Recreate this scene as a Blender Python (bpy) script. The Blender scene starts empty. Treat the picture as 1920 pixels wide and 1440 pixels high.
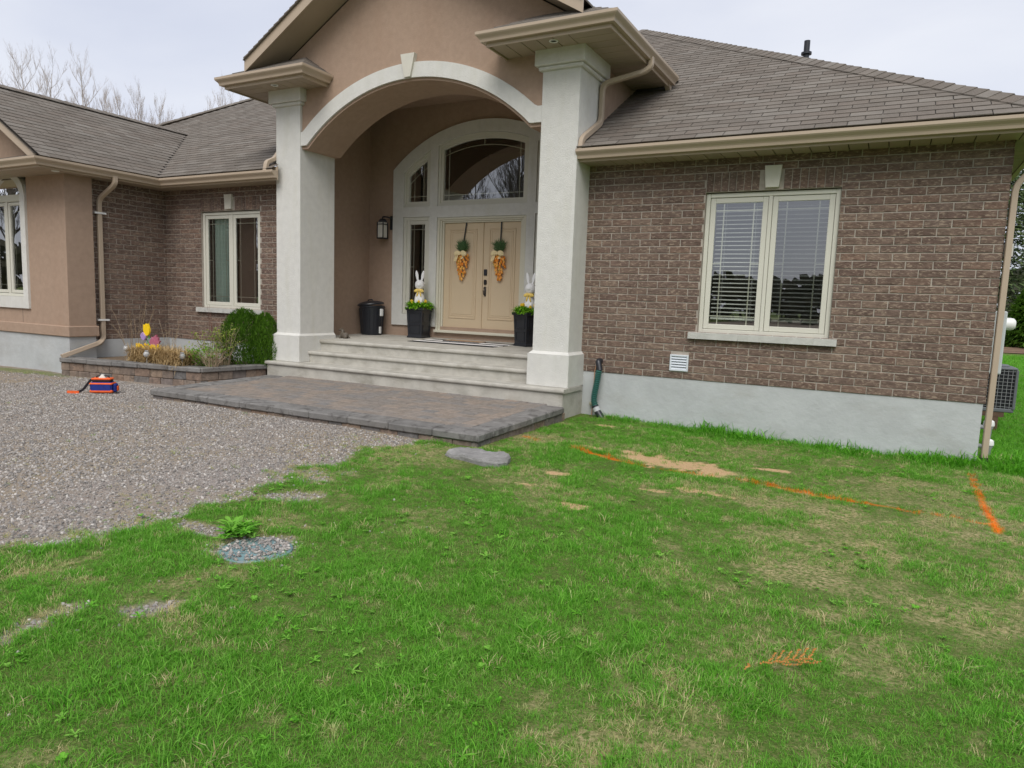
import bpy, bmesh, math, random
import numpy as np
from mathutils import Vector, Matrix, Euler

random.seed(7)
RNG = np.random.default_rng(7)
SC = bpy.context.scene
COL = SC.collection
R = math.radians

# ------------------------------------------------------------------ camera
YAW, PITCH, ROLL = 0.49026991, 0.11680911, 0.03540279
CAM = Vector((3.6222, -8.9491, 0.9105))
_d = Vector((-math.sin(YAW) * math.cos(PITCH), math.cos(YAW) * math.cos(PITCH), -math.sin(PITCH)))
_r = Vector((math.cos(YAW), math.sin(YAW), 0))
_u = _r.cross(_d)
_r2 = _r * math.cos(ROLL) + _u * math.sin(ROLL)
_u2 = -_r * math.sin(ROLL) + _u * math.cos(ROLL)
cam = bpy.data.cameras.new('camera')
cam.sensor_fit = 'HORIZONTAL'
cam.sensor_width = 36.0
cam.lens = 1309.33 / 1920 * 36
cam.clip_start = 0.05
cam.clip_end = 3000
camo = bpy.data.objects.new('camera', cam)
COL.objects.link(camo)
camo.matrix_world = Matrix(((_r2.x, _u2.x, -_d.x, CAM.x), (_r2.y, _u2.y, -_d.y, CAM.y), (_r2.z, _u2.z, -_d.z, CAM.z), (0, 0, 0, 1)))
SC.camera = camo

# ------------------------------------------------------------------ sky, sun, exposure
SUN_EL, SUN_AZ = R(50), R(22)      # soft sun behind thin cloud, behind the camera and a little to the right
sd = Vector((math.sin(SUN_AZ) * math.cos(SUN_EL), -math.cos(SUN_AZ) * math.cos(SUN_EL), math.sin(SUN_EL)))   # towards the sun
W = bpy.data.worlds.new('World')
SC.world = W
W.use_nodes = True
nt = W.node_tree
nt.nodes.clear()
sky = nt.nodes.new('ShaderNodeTexSky')
sky.sky_type = 'NISHITA'
sky.sun_disc = False
sky.sun_elevation = SUN_EL
sky.sun_rotation = math.atan2(sd.x, sd.y)
tc = nt.nodes.new('ShaderNodeTexCoord')
mp = nt.nodes.new('ShaderNodeMapping')
mp.inputs['Scale'].default_value = (1.0, 1.0, 2.4)
nz = nt.nodes.new('ShaderNodeTexNoise')
nz.inputs['Scale'].default_value = 2.3
nz.inputs['Detail'].default_value = 6
nz.inputs['Roughness'].default_value = 0.5
nz.inputs['Distortion'].default_value = 0.3
rp = nt.nodes.new('ShaderNodeValToRGB')
rp.color_ramp.elements[0].position = 0.32
rp.color_ramp.elements[0].color = (4.18, 4.40, 5.12, 1)
rp.color_ramp.elements[1].position = 0.72
rp.color_ramp.elements[1].color = (5.36, 5.48, 5.86, 1)
mx = nt.nodes.new('ShaderNodeMix')
mx.data_type = 'RGBA'
mx.inputs['Factor'].default_value = 0.93     # thin overcast over the clear sky
bg = nt.nodes.new('ShaderNodeBackground')
bg.inputs['Strength'].default_value = 0.095
out = nt.nodes.new('ShaderNodeOutputWorld')
L = nt.links.new
L(tc.outputs['Generated'], mp.inputs['Vector'])
L(mp.outputs['Vector'], nz.inputs['Vector'])
L(nz.outputs['Fac'], rp.inputs['Fac'])
L(sky.outputs['Color'], mx.inputs['A'])
L(rp.outputs['Color'], mx.inputs['B'])
L(mx.outputs['Result'], bg.inputs['Color'])
L(bg.outputs['Background'], out.inputs['Surface'])

sun = bpy.data.lights.new('sun', 'SUN')
sun.energy = 1.5
sun.angle = R(40)
sun.color = (1.0, 0.965, 0.91)
suno = bpy.data.objects.new('sun', sun)
COL.objects.link(suno)
suno.location = (0, -20, 30)
suno.rotation_euler = sd.to_track_quat('Z', 'Y').to_euler()

SC.view_settings.view_transform = 'Standard'
SC.view_settings.look = 'None'
SC.view_settings.exposure = 0.81
SC.view_settings.gamma = 1.0
SC.view_settings.use_curve_mapping = False
SC.cycles.use_denoising = True
SC.cycles.denoising_prefilter = 'ACCURATE'
SC.cycles.use_adaptive_sampling = False
SC.cycles.max_bounces = 6
SC.cycles.diffuse_bounces = 4
SC.cycles.transparent_max_bounces = 16
SC.cycles.sample_clamp_indirect = 4

# ------------------------------------------------------------------ helpers
WL = {}                                    # world location of every object things are parented to


class MB:
    """Collects geometry; build() links it as one mesh object."""

    def __init__(self):
        self.v, self.f, self.rnd = [], [], []

    def add(self, vs, fs, rnd=None):
        n = len(self.v)
        self.v += [tuple(p) for p in vs]
        self.f += [tuple(i + n for i in q) for q in fs]
        if rnd is not None:
            self.rnd += [rnd] * len(vs)
        return self

    def box(self, x0, x1, y0, y1, z0, z1, rnd=None):
        return self.add([(x0, y0, z0), (x1, y0, z0), (x1, y1, z0), (x0, y1, z0), (x0, y0, z1), (x1, y0, z1), (x1, y1, z1), (x0, y1, z1)],
                        [(0, 3, 2, 1), (4, 5, 6, 7), (0, 1, 5, 4), (1, 2, 6, 5), (2, 3, 7, 6), (3, 0, 4, 7)], rnd)

    def cbox(self, x0, x1, y0, y1, z0, z1, c=0.01):
        """box with chamfered edges"""
        X, Y, Z = (x0, x1), (y0, y1), (z0, z1)
        vs, idx = [], {}
        for i in (0, 1):
            for j in (0, 1):
                for k in (0, 1):
                    sx, sy, sz = 1 - 2 * i, 1 - 2 * j, 1 - 2 * k
                    for a in range(3):
                        p = [X[i], Y[j], Z[k]]
                        if a != 0: p[0] += sx * c
                        if a != 1: p[1] += sy * c
                        if a != 2: p[2] += sz * c
                        idx[i, j, k, a] = len(vs)
                        vs.append(p)
        fs = []
        for a in range(3):
            b, d = (a + 1) % 3, (a + 2) % 3
            for s in (0, 1):
                q = []
                for (m, n) in ((0, 0), (1, 0), (1, 1), (0, 1)):
                    t = [0, 0, 0]
                    t[a], t[b], t[d] = s, m, n
                    q.append(idx[t[0], t[1], t[2], a])
                fs.append(q if s else q[::-1])
            for m in (0, 1):
                for n in (0, 1):
                    t0 = [0, 0, 0]
                    t0[b], t0[d] = m, n
                    t1 = list(t0)
                    t1[a] = 1
                    q = [idx[t0[0], t0[1], t0[2], b], idx[t1[0], t1[1], t1[2], b], idx[t1[0], t1[1], t1[2], d], idx[t0[0], t0[1], t0[2], d]]
                    fs.append(q)
        for i in (0, 1):
            for j in (0, 1):
                for k in (0, 1):
                    fs.append([idx[i, j, k, a] for a in range(3)])
        return self.add(vs, fs)

    def prism(self, poly, axis, a0, a1):
        """closed 2-D polygon extruded along an axis (0 x, 1 y, 2 z); poly holds the other two coordinates in order"""
        n = len(poly)

        def P(p, a):
            q = list(p)
            q.insert(axis, a)
            return q
        vs = [P(p, a0) for p in poly] + [P(p, a1) for p in poly]
        fs = [tuple(range(n))[::-1], tuple(range(n, 2 * n))] + [(i, (i + 1) % n, n + (i + 1) % n, n + i) for i in range(n)]
        return self.add(vs, fs)

    def strip(self, xs, lo, hi, y0, y1):
        """solid between two curves z=lo(x), z=hi(x), from y0 to y1"""
        n = len(xs)
        vs = []
        for x in xs:
            a, b = lo(x), hi(x)
            vs += [(x, y0, a), (x, y0, b), (x, y1, a), (x, y1, b)]
        fs = []
        for i in range(n - 1):
            p, q = 4 * i, 4 * i + 4
            fs += [(p, q, q + 1, p + 1), (p + 2, p + 3, q + 3, q + 2), (p, p + 2, q + 2, q), (p + 1, q + 1, q + 3, p + 3)]
        fs += [(0, 1, 3, 2), (4 * n - 4, 4 * n - 2, 4 * n - 1, 4 * n - 3)]
        return self.add(vs, fs)

    def tube(self, path, r, n=8, caps=True):
        path = [Vector(p) for p in path]
        rs = r if isinstance(r, (list, tuple)) else [r] * len(path)
        vs, fs = [], []
        up = Vector((0.13, 0.21, 0.97))
        for i, p in enumerate(path):
            t = (path[min(i + 1, len(path) - 1)] - path[max(i - 1, 0)]).normalized()
            a = t.cross(up)
            if a.length < 1e-3: a = t.cross(Vector((1, 0, 0)))
            a.normalize()
            b = t.cross(a)
            for k in range(n):
                w = 2 * math.pi * k / n
                vs.append(p + (a * math.cos(w) + b * math.sin(w)) * rs[i])
        for i in range(len(path) - 1):
            for k in range(n):
                fs.append((i * n + k, i * n + (k + 1) % n, (i + 1) * n + (k + 1) % n, (i + 1) * n + k))
        if caps:
            fs.append(tuple(range(n))[::-1])
            fs.append(tuple(range((len(path) - 1) * n, len(path) * n)))
        return self.add(vs, fs)

    def sweep(self, path, prof, side):
        """profile [(s, t)] swept along a path; s runs along 'side', t along path x side"""
        path = [Vector(p) for p in path]
        n = len(prof)
        vs, fs = [], []
        side = Vector(side).normalized()
        for i, p in enumerate(path):
            t = (path[min(i + 1, len(path) - 1)] - path[max(i - 1, 0)]).normalized()
            b = t.cross(side).normalized()
            a = b.cross(t)
            for (s, q) in prof:
                vs.append(p + a * s + b * q)
        for i in range(len(path) - 1):
            for k in range(n):
                fs.append((i * n + k, i * n + (k + 1) % n, (i + 1) * n + (k + 1) % n, (i + 1) * n + k))
        fs.append(tuple(range(n))[::-1])
        fs.append(tuple(range((len(path) - 1) * n, len(path) * n)))
        return self.add(vs, fs)

    def lathe(self, prof, c=(0, 0, 0), n=16):
        vs, fs = [], []
        for (r, z) in prof:
            for k in range(n):
                w = 2 * math.pi * k / n
                vs.append((c[0] + r * math.cos(w), c[1] + r * math.sin(w), c[2] + z))
        for i in range(len(prof) - 1):
            for k in range(n):
                fs.append((i * n + k, i * n + (k + 1) % n, (i + 1) * n + (k + 1) % n, (i + 1) * n + k))
        fs.append(tuple(range(n))[::-1])
        fs.append(tuple(range((len(prof) - 1) * n, len(prof) * n)))
        return self.add(vs, fs)

    def ell(self, c, rad, nu=10, nv=7, rot=None):
        vs, fs = [], []
        M = rot.to_matrix() if rot else Matrix.Identity(3)
        c = Vector(c)
        for j in range(nv + 1):
            th = math.pi * j / nv
            for i in range(nu):
                ph = 2 * math.pi * i / nu
                vs.append(c + M @ Vector((rad[0] * math.sin(th) * math.cos(ph), rad[1] * math.sin(th) * math.sin(ph), rad[2] * math.cos(th))))
        for j in range(nv):
            for i in range(nu):
                fs.append((j * nu + i, (j + 1) * nu + i, (j + 1) * nu + (i + 1) % nu, j * nu + (i + 1) % nu))
        return self.add(vs, fs)

    def mesh(self, name, mat, off=(0, 0, 0), smooth=False):
        me = bpy.data.meshes.new(name)
        o = off
        me.from_pydata([(p[0] - o[0], p[1] - o[1], p[2] - o[2]) for p in self.v], [], self.f)
        if self.rnd and len(self.rnd) == len(self.v):
            at = me.attributes.new('rnd', 'FLOAT', 'POINT')
            at.data.foreach_set('value', self.rnd)
        bm = bmesh.new()
        bm.from_mesh(me)
        bmesh.ops.recalc_face_normals(bm, faces=bm.faces)
        bm.to_mesh(me)
        bm.free()
        if smooth:
            me.polygons.foreach_set('use_smooth', [True] * len(me.polygons))
            if smooth != 'all':
                me.set_sharp_from_angle(angle=R(40))
        if mat: me.materials.append(mat)
        return me

    def build(self, name, mat, parent=None, smooth=False, kind=None):
        off = WL.get(parent.name, (0, 0, 0)) if parent else (0, 0, 0)
        o = bpy.data.objects.new(name, self.mesh(name, mat, off, smooth))
        COL.objects.link(o)
        if parent: o.parent = parent
        WL[o.name] = off
        if kind: o['kind'] = kind
        return o


def tag(o, label=None, cat=None, group=None, kind=None):
    if label: o['label'] = label
    if cat: o['category'] = cat
    if group: o['group'] = group
    if kind: o['kind'] = kind
    return o


def thing(name, loc, label, cat, group=None):
    o = bpy.data.objects.new(name, None)
    o.empty_display_size = 0.2
    COL.objects.link(o)
    o.location = loc
    WL[o.name] = tuple(loc)
    return tag(o, label, cat, group)


def put(name, me, parent, M):
    """an object on shared mesh data under a parent, at a world matrix"""
    o = bpy.data.objects.new(name, me)
    COL.objects.link(o)
    o.parent = parent
    off = WL.get(parent.name, (0, 0, 0))
    o.matrix_local = Matrix.Translation(-Vector(off)) @ M
    return o


# ------------------------------------------------------------------ materials
def newmat(name):
    m = bpy.data.materials.new(name)
    m.use_nodes = True
    t = m.node_tree
    b = t.nodes['Principled BSDF']
    return m, t, b


def nd(t, typ, **kw):
    n = t.nodes.new(typ)
    for k, v in kw.items():
        if k in n.inputs: n.inputs[k].default_value = v
        else: setattr(n, k, v)
    return n


def M(name, col, rough=0.75, var=0.12, scale=5.0, bump=0.0, bscale=80.0, spec=0.3, metal=0.0, stain=None, stain_amt=0.0, stain_scale=1.5, rndvar=0.0, stain_str=(1, 1, 1), speckle=0.0):
    """principled material with soft colour variation, fine relief and, if asked, stains of another colour"""
    m, t, b = newmat(name)
    b.inputs['Roughness'].default_value = rough
    b.inputs['Specular IOR Level'].default_value = spec
    b.inputs['Metallic'].default_value = metal
    co = nd(t, 'ShaderNodeTexCoord')
    n1 = nd(t, 'ShaderNodeTexNoise', Scale=scale, Detail=6.0, Roughness=0.6)
    t.links.new(co.outputs['Object'], n1.inputs['Vector'])
    mr = nd(t, 'ShaderNodeMapRange')
    mr.inputs['From Min'].default_value, mr.inputs['From Max'].default_value = 0.3, 0.7
    mr.inputs['To Min'].default_value, mr.inputs['To Max'].default_value = 1 - var, 1 + var
    t.links.new(n1.outputs['Fac'], mr.inputs['Value'])
    hs = nd(t, 'ShaderNodeHueSaturation')
    hs.inputs['Color'].default_value = (*col, 1)
    val = mr.outputs['Result']
    if rndvar:
        rv = rnd_value(t)
        m2 = nd(t, 'ShaderNodeMapRange')
        m2.inputs['To Min'].default_value, m2.inputs['To Max'].default_value = 1 - rndvar, 1 + rndvar
        t.links.new(rv, m2.inputs['Value'])
        mu = nd(t, 'ShaderNodeMath', operation='MULTIPLY')
        t.links.new(val, mu.inputs[0])
        t.links.new(m2.outputs['Result'], mu.inputs[1])
        val = mu.outputs[0]
    t.links.new(val, hs.inputs['Value'])
    c = hs.outputs['Color']
    if stain:
        n2 = nd(t, 'ShaderNodeTexNoise', Scale=stain_scale, Detail=8.0, Roughness=0.65)
        smp = nd(t, 'ShaderNodeMapping')
        smp.inputs['Scale'].default_value = stain_str
        t.links.new(co.outputs['Object'], smp.inputs['Vector'])
        t.links.new(smp.outputs['Vector'], n2.inputs['Vector'])
        r2 = nd(t, 'ShaderNodeMapRange')
        r2.inputs['From Min'].default_value, r2.inputs['From Max'].default_value = 0.5, 0.72
        r2.inputs['To Max'].default_value = stain_amt
        t.links.new(n2.outputs['Fac'], r2.inputs['Value'])
        mm = nd(t, 'ShaderNodeMix', data_type='RGBA')
        mm.inputs['B'].default_value = (*stain, 1)
        t.links.new(r2.outputs['Result'], mm.inputs['Factor'])
        t.links.new(c, mm.inputs['A'])
        c = mm.outputs['Result']
    t.links.new(c, b.inputs['Base Color'])
    if bump:
        n3 = nd(t, 'ShaderNodeTexNoise', Scale=bscale, Detail=4.0, Roughness=0.6)
        t.links.new(co.outputs['Object'], n3.inputs['Vector'])
        bp = nd(t, 'ShaderNodeBump', Strength=bump, Distance=0.01)
        t.links.new(n3.outputs['Fac'], bp.inputs['Height'])
        t.links.new(bp.outputs['Normal'], b.inputs['Normal'])
    return m


def rnd_value(t):
    """a random number per piece: the object's own, shifted by the piece's number where pieces share a mesh"""
    oi = nd(t, 'ShaderNodeObjectInfo')
    at = nd(t, 'ShaderNodeAttribute', attribute_name='rnd')
    ad = nd(t, 'ShaderNodeMath', operation='ADD')
    t.links.new(oi.outputs['Random'], ad.inputs[0])
    t.links.new(at.outputs['Fac'], ad.inputs[1])
    fr = nd(t, 'ShaderNodeMath', operation='FRACT')
    t.links.new(ad.outputs[0], fr.inputs[0])
    return fr.outputs[0]


def piece_mat(name, cols, rough, fine=40.0, fine_amt=0.25, speck=None, speck_amt=0.5, speck_scale=90.0, bump=0.3, bscale=120.0, spec=0.2, stretch=(1, 1, 1)):
    """bricks, shingles, pavers: a colour per piece, grain and specks within"""
    m, t, b = newmat(name)
    b.inputs['Roughness'].default_value = rough
    b.inputs['Specular IOR Level'].default_value = spec
    rv = rnd_value(t)
    rp = nd(t, 'ShaderNodeValToRGB')
    e = rp.color_ramp.elements
    for i, c in enumerate(cols):
        x = i / (len(cols) - 1)
        q = e[i] if i < 2 else e.new(x)
        q.position = x
        q.color = (*c, 1)
    e[0].position = 0.0
    if len(cols) > 2:
        for i, c in enumerate(cols):
            e[i].color = (*c, 1)
            e[i].position = i / (len(cols) - 1)
    t.links.new(rv, rp.inputs['Fac'])
    co = nd(t, 'ShaderNodeTexCoord')
    ge = nd(t, 'ShaderNodeNewGeometry')
    mp = nd(t, 'ShaderNodeMapping')
    mp.inputs['Scale'].default_value = stretch
    t.links.new(ge.outputs['Position'], mp.inputs['Vector'])
    n1 = nd(t, 'ShaderNodeTexNoise', Scale=fine, Detail=5.0, Roughness=0.65)
    t.links.new(mp.outputs['Vector'], n1.inputs['Vector'])
    mr = nd(t, 'ShaderNodeMapRange')
    mr.inputs['From Min'].default_value, mr.inputs['From Max'].default_value = 0.3, 0.7
    mr.inputs['To Min'].default_value, mr.inputs['To Max'].default_value = 1 - fine_amt, 1 + fine_amt
    t.links.new(n1.outputs['Fac'], mr.inputs['Value'])
    hs = nd(t, 'ShaderNodeHueSaturation')
    t.links.new(rp.outputs['Color'], hs.inputs['Color'])
    t.links.new(mr.outputs['Result'], hs.inputs['Value'])
    c = hs.outputs['Color']
    if speck:
        n2 = nd(t, 'ShaderNodeTexNoise', Scale=speck_scale, Detail=3.0, Roughness=0.6, Distortion=0.8)
        t.links.new(mp.outputs['Vector'], n2.inputs['Vector'])
        r2 = nd(t, 'ShaderNodeMapRange')
        r2.inputs['From Min'].default_value, r2.inputs['From Max'].default_value = 0.53, 0.64
        r2.inputs['To Max'].default_value = speck_amt
        t.links.new(n2.outputs['Fac'], r2.inputs['Value'])
        mm = nd(t, 'ShaderNodeMix', data_type='RGBA')
        mm.inputs['B'].default_value = (*speck, 1)
        t.links.new(r2.outputs['Result'], mm.inputs['Factor'])
        t.links.new(c, mm.inputs['A'])
        c = mm.outputs['Result']
    t.links.new(c, b.inputs['Base Color'])
    n3 = nd(t, 'ShaderNodeTexNoise', Scale=bscale, Detail=4.0, Roughness=0.6)
    t.links.new(mp.outputs['Vector'], n3.inputs['Vector'])
    bp = nd(t, 'ShaderNodeBump', Strength=bump, Distance=0.01)
    t.links.new(n3.outputs['Fac'], bp.inputs['Height'])
    t.links.new(bp.outputs['Normal'], b.inputs['Normal'])
    return m


def leaf_mat(name, c1, c2, trans=0.35, rough=0.55):
    m, t, b = newmat(name)
    rv = rnd_value(t)
    mm = nd(t, 'ShaderNodeMix', data_type='RGBA')
    mm.inputs['A'].default_value = (*c1, 1)
    mm.inputs['B'].default_value = (*c2, 1)
    t.links.new(rv, mm.inputs['Factor'])
    t.links.new(mm.outputs['Result'], b.inputs['Base Color'])
    b.inputs['Roughness'].default_value = rough
    b.inputs['Specular IOR Level'].default_value = 0.2
    tr = nd(t, 'ShaderNodeBsdfTranslucent')
    t.links.new(mm.outputs['Result'], tr.inputs['Color'])
    ms = nd(t, 'ShaderNodeMixShader')
    ms.inputs[0].default_value = trans
    t.links.new(b.outputs[0], ms.inputs[1])
    t.links.new(tr.outputs[0], ms.inputs[2])
    t.links.new(ms.outputs[0], t.nodes['Material Output'].inputs['Surface'])
    return m


def glass_mat():
    m, t, b = newmat('window_glass')
    t.nodes.remove(b)
    fr = nd(t, 'ShaderNodeFresnel', IOR=1.5)
    mu = nd(t, 'ShaderNodeMath', operation='MULTIPLY_ADD')
    mu.inputs[1].default_value, mu.inputs[2].default_value = 1.8, 0.13
    mu.use_clamp = True
    t.links.new(fr.outputs[0], mu.inputs[0])
    tr = nd(t, 'ShaderNodeBsdfTransparent', Color=(0.86, 0.90, 0.88, 1))
    gl = nd(t, 'ShaderNodeBsdfGlossy', Color=(1, 1, 1, 1), Roughness=0.0)
    ms = nd(t, 'ShaderNodeMixShader')
    t.links.new(mu.outputs[0], ms.inputs[0])
    t.links.new(tr.outputs[0], ms.inputs[1])
    t.links.new(gl.outputs[0], ms.inputs[2])
    t.links.new(ms.outputs[0], t.nodes['Material Output'].inputs['Surface'])
    return m


GLASS = glass_mat()
BRICK = piece_mat('brick_clay', [(0.120, 0.082, 0.066), (0.176, 0.122, 0.096), (0.140, 0.096, 0.076), (0.205, 0.146, 0.113), (0.130, 0.088, 0.072), (0.190, 0.124, 0.094), (0.150, 0.108, 0.088), (0.165, 0.112, 0.090)],
                  0.9, fine=20, fine_amt=0.38, speck=(0.42, 0.33, 0.25), speck_amt=0.62, speck_scale=34, bump=0.8, bscale=80, stretch=(0.55, 0.55, 1.6))
MORTAR = M('mortar', (0.385, 0.34, 0.29), 0.95, 0.22, 7, 0.4, 160)
FOUND = M('foundation_parging', (0.455, 0.47, 0.47), 0.9, 0.09, 2.6, 0.55, 14, stain=(0.33, 0.315, 0.285), stain_amt=0.5, stain_scale=1.6, stain_str=(.6, .6, 1.6))
STUC_B = M('brown_stucco', (0.405, 0.292, 0.218), 0.95, 0.07, 12.0, 0.95, 110, 0.1, stain=(0.36, 0.24, 0.17), stain_amt=0.35, stain_scale=2.0, stain_str=(1.2, 1.2, .3))
STUC_W = M('white_stucco', (0.67, 0.66, 0.62), 0.95, 0.05, 9, 0.9, 110, 0.1, stain=(0.54, 0.525, 0.42), stain_amt=0.30, stain_scale=3.0, stain_str=(1.6, 1.6, .22))
TAN = M('tan_aluminium', (0.445, 0.355, 0.265), 0.45, 0.03, 2, 0, spec=0.4)
TAN_S = M('tan_soffit', (0.37, 0.30, 0.225), 0.55, 0.04, 2, 0, spec=0.3, rndvar=0.05)
CREAM = M('cream_vinyl', (0.60, 0.585, 0.505), 0.5, 0.02, 2, 0, spec=0.4)
CREAM2 = M('cream_trim', (0.62, 0.59, 0.48), 0.55, 0.03, 2, 0)
DOORM = M('door_paint', (0.60, 0.475, 0.32), 0.5, 0.03, 1.5, 0, spec=0.35)
SHING = piece_mat('asphalt_shingle', [(0.134, 0.115, 0.096), (0.174, 0.153, 0.131), (0.150, 0.130, 0.109), (0.194, 0.175, 0.152), (0.158, 0.133, 0.111), (0.141, 0.122, 0.103)],
                  0.95, fine=3.0, fine_amt=0.14, speck=(0.28, 0.25, 0.225), speck_amt=0.5, speck_scale=110, bump=0.5, bscale=200)
DECK = M('roof_felt', (0.05, 0.045, 0.042), 0.95, 0.1, 4)
CONC = M('porch_concrete', (0.46, 0.44, 0.39), 0.9, 0.12, 5, 0.5, 70, stain=(0.24, 0.22, 0.175), stain_amt=0.65, stain_scale=3.4, stain_str=(.7, 1.5, 1.5))
PAVER = piece_mat('paver_concrete', [(0.205, 0.184, 0.165), (0.245, 0.205, 0.170), (0.195, 0.186, 0.178), (0.275, 0.222, 0.180), (0.220, 0.202, 0.185)],
                  0.92, fine=14, fine_amt=0.2, speck=(0.27, 0.245, 0.22), speck_amt=0.35, speck_scale=90, bump=0.4, bscale=130)
COPE = piece_mat('coping_concrete', [(0.175, 0.168, 0.160), (0.210, 0.202, 0.192), (0.190, 0.180, 0.168)],
                 0.92, fine=5, fine_amt=0.25, speck=(0.07, 0.065, 0.06), speck_amt=0.6, speck_scale=7, bump=0.5, bscale=100)
BLOCK = piece_mat('wall_block', [(0.185, 0.152, 0.128), (0.250, 0.172, 0.125), (0.160, 0.153, 0.148), (0.270, 0.200, 0.148), (0.200, 0.168, 0.152)],
                  0.92, fine=9, fine_amt=0.35, speck=(0.07, 0.065, 0.06), speck_amt=0.5, speck_scale=9, bump=0.6, bscale=70)
SOIL = M('bed_soil', (0.17, 0.125, 0.085), 0.95, 0.35, 14, 0.8, 60)
BLACKM = M('black_metal', (0.02, 0.02, 0.022), 0.45, 0.1, 10, spec=0.5)
BLACKP = M('black_plastic', (0.018, 0.020, 0.026), 0.38, 0.1, 6, spec=0.5)
WHITEP = M('white_plastic', (0.78, 0.78, 0.76), 0.4, 0.02, 4, spec=0.5)
GREYP = M('grey_plastic', (0.30, 0.31, 0.32), 0.5, 0.05, 4)
FROST = M('frosted_glass', (0.70, 0.68, 0.62), 0.25, 0.02, 4, spec=0.5)
DARKROOM = M('room_paint', (0.30, 0.28, 0.25), 0.9, 0.03, 2)
KEYST = M('cast_stone', (0.60, 0.575, 0.50), 0.9, 0.05, 6, 0.3, 120)
SILLM = M('limestone_sill', (0.50, 0.495, 0.46), 0.9, 0.10, 8, 0.6, 70)
BRONZE = M('dark_bronze', (0.06, 0.055, 0.055), 0.4, 0.1, 10, metal=0.7, spec=0.5)


# ------------------------------------------------------------------ ground heights and where things grow
def sstep(t):
    t = np.clip(t, 0, 1)
    return t * t * (3 - 2 * t)


def vnoise(x, y, s, seed):
    """smooth value noise"""
    rs = np.random.default_rng(seed).random((64, 64))
    x, y = np.asarray(x) / s + 31.7, np.asarray(y) / s + 17.3
    i, j = np.floor(x).astype(int), np.floor(y).astype(int)
    u, v = sstep(x - i), sstep(y - j)
    g = lambda a, b: rs[a % 64, b % 64]
    return (g(i, j) * (1 - u) + g(i + 1, j) * u) * (1 - v) + (g(i, j + 1) * (1 - u) + g(i + 1, j + 1) * u) * v


def gz(x, y):
    x, y = np.asarray(x, float), np.asarray(y, float)
    z = -0.57 - 0.11 * sstep((x + 1.5) / 4.5)
    z = z + 0.03 * (vnoise(x, y, 1.1, 3) - 0.5) * sstep((-y - 0.1) / 0.6) + 0.012 * (vnoise(x, y, 0.35, 4) - 0.5)
    far = np.maximum(np.abs(x) - 14, np.abs(y) - 12)
    return z - 0.06 * sstep(far / 20)


GRAVEL_EDGE = np.array([(-3.15, -0.55), (-3.2, -0.81), (-3.54, -0.81), (-3.92, -0.82), (-4.32, -0.78), (-4.69, -0.68), (-5.0, -0.71), (-5.5, -0.50), (-5.88, -0.62), (-6.17, -0.71), (-6.52, -0.82), (-6.84, -0.91), (-9.0, -1.3), (-14, -2.0)])


def edge_x(y):
    return np.interp(-np.asarray(y), -GRAVEL_EDGE[:, 0], GRAVEL_EDGE[:, 1])


def blob(x, y, cx, cy, rx, ry, a=0.0, seed=1, rough=0.35):
    c, s = math.cos(a), math.sin(a)
    u, v = ((x - cx) * c + (y - cy) * s) / rx, (-(x - cx) * s + (y - cy) * c) / ry
    d = np.sqrt(u * u + v * v) + rough * (vnoise(x, y, 0.12, seed) - 0.5) * 1.4 + rough * (vnoise(x, y, 0.05, seed + 3) - 0.5) * 1.2
    return sstep((1.15 - d) / 0.5)


def gravel_mask(x, y):
    """1 on gravel, 0 on lawn"""
    w = edge_x(y) + 0.75 * (vnoise(x, y, 0.5, 11) - 0.5) + 0.5 * (vnoise(x, y, 0.13, 12) - 0.5) + .05
    g = sstep((w - x) / 0.45 + 0.5)
    g = np.where(y > -2.2, np.where(x < -1, 1.0, 0.0), g)
    # strip of rough grass along the garage wall
    g = g * (1 - 0.8 * blob(x, y, -9.7, -2.42, 1.6, 0.22, 0.08, 21))
    g = np.maximum(g, blob(x, y, 0.36, -6.08, 0.25, 0.26, 0, 22, 0.2))
    g = np.maximum(g, 0.75 * blob(x, y, -0.2, -5.2, 0.22, 0.14, 0.6, 23))
    g = np.maximum(g, 0.8 * blob(x, y, -0.12, -6.02, 0.22, 0.1, 0.2, 24))
    g = np.maximum(g, blob(x, y, 0.37, -7.38, 0.075, 0.26, 0.15, 25, 0.45))
    g = np.maximum(g, 0.9 * blob(x, y, 0.63, -6.92, 0.13, 0.09, 0.8, 26, 0.4))
    return np.clip(g, 0, 1)


def sand_mask(x, y):
    s = blob(x, y, 1.88, -2.02, 0.62, 0.26, -0.18, 31, 0.6)
    for i, (cx, cy, rx, ry, a) in enumerate(((0.96, -1.95, 0.2, 0.06, 0), (2.72, -1.64, 0.22, 0.06, 0.2), (1.07, -3.22, 0.13, 0.06, 0.3), (1.58, -4.05, 0.12, 0.09, 0), (0.55, -0.62, 0.12, 0.08, 0), (1.02, -3.75, 0.14, 0.05, 0.3), (1.95, -3.15, 0.12, 0.06, 0.3), (2.3, -2.9, 0.3, 0.08, 0))):
        s = np.maximum(s, (0.6 if i > 4 else 1) * blob(x, y, cx, cy, rx, ry, a, 32 + i))
    return np.clip(s, 0, 1)


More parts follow.
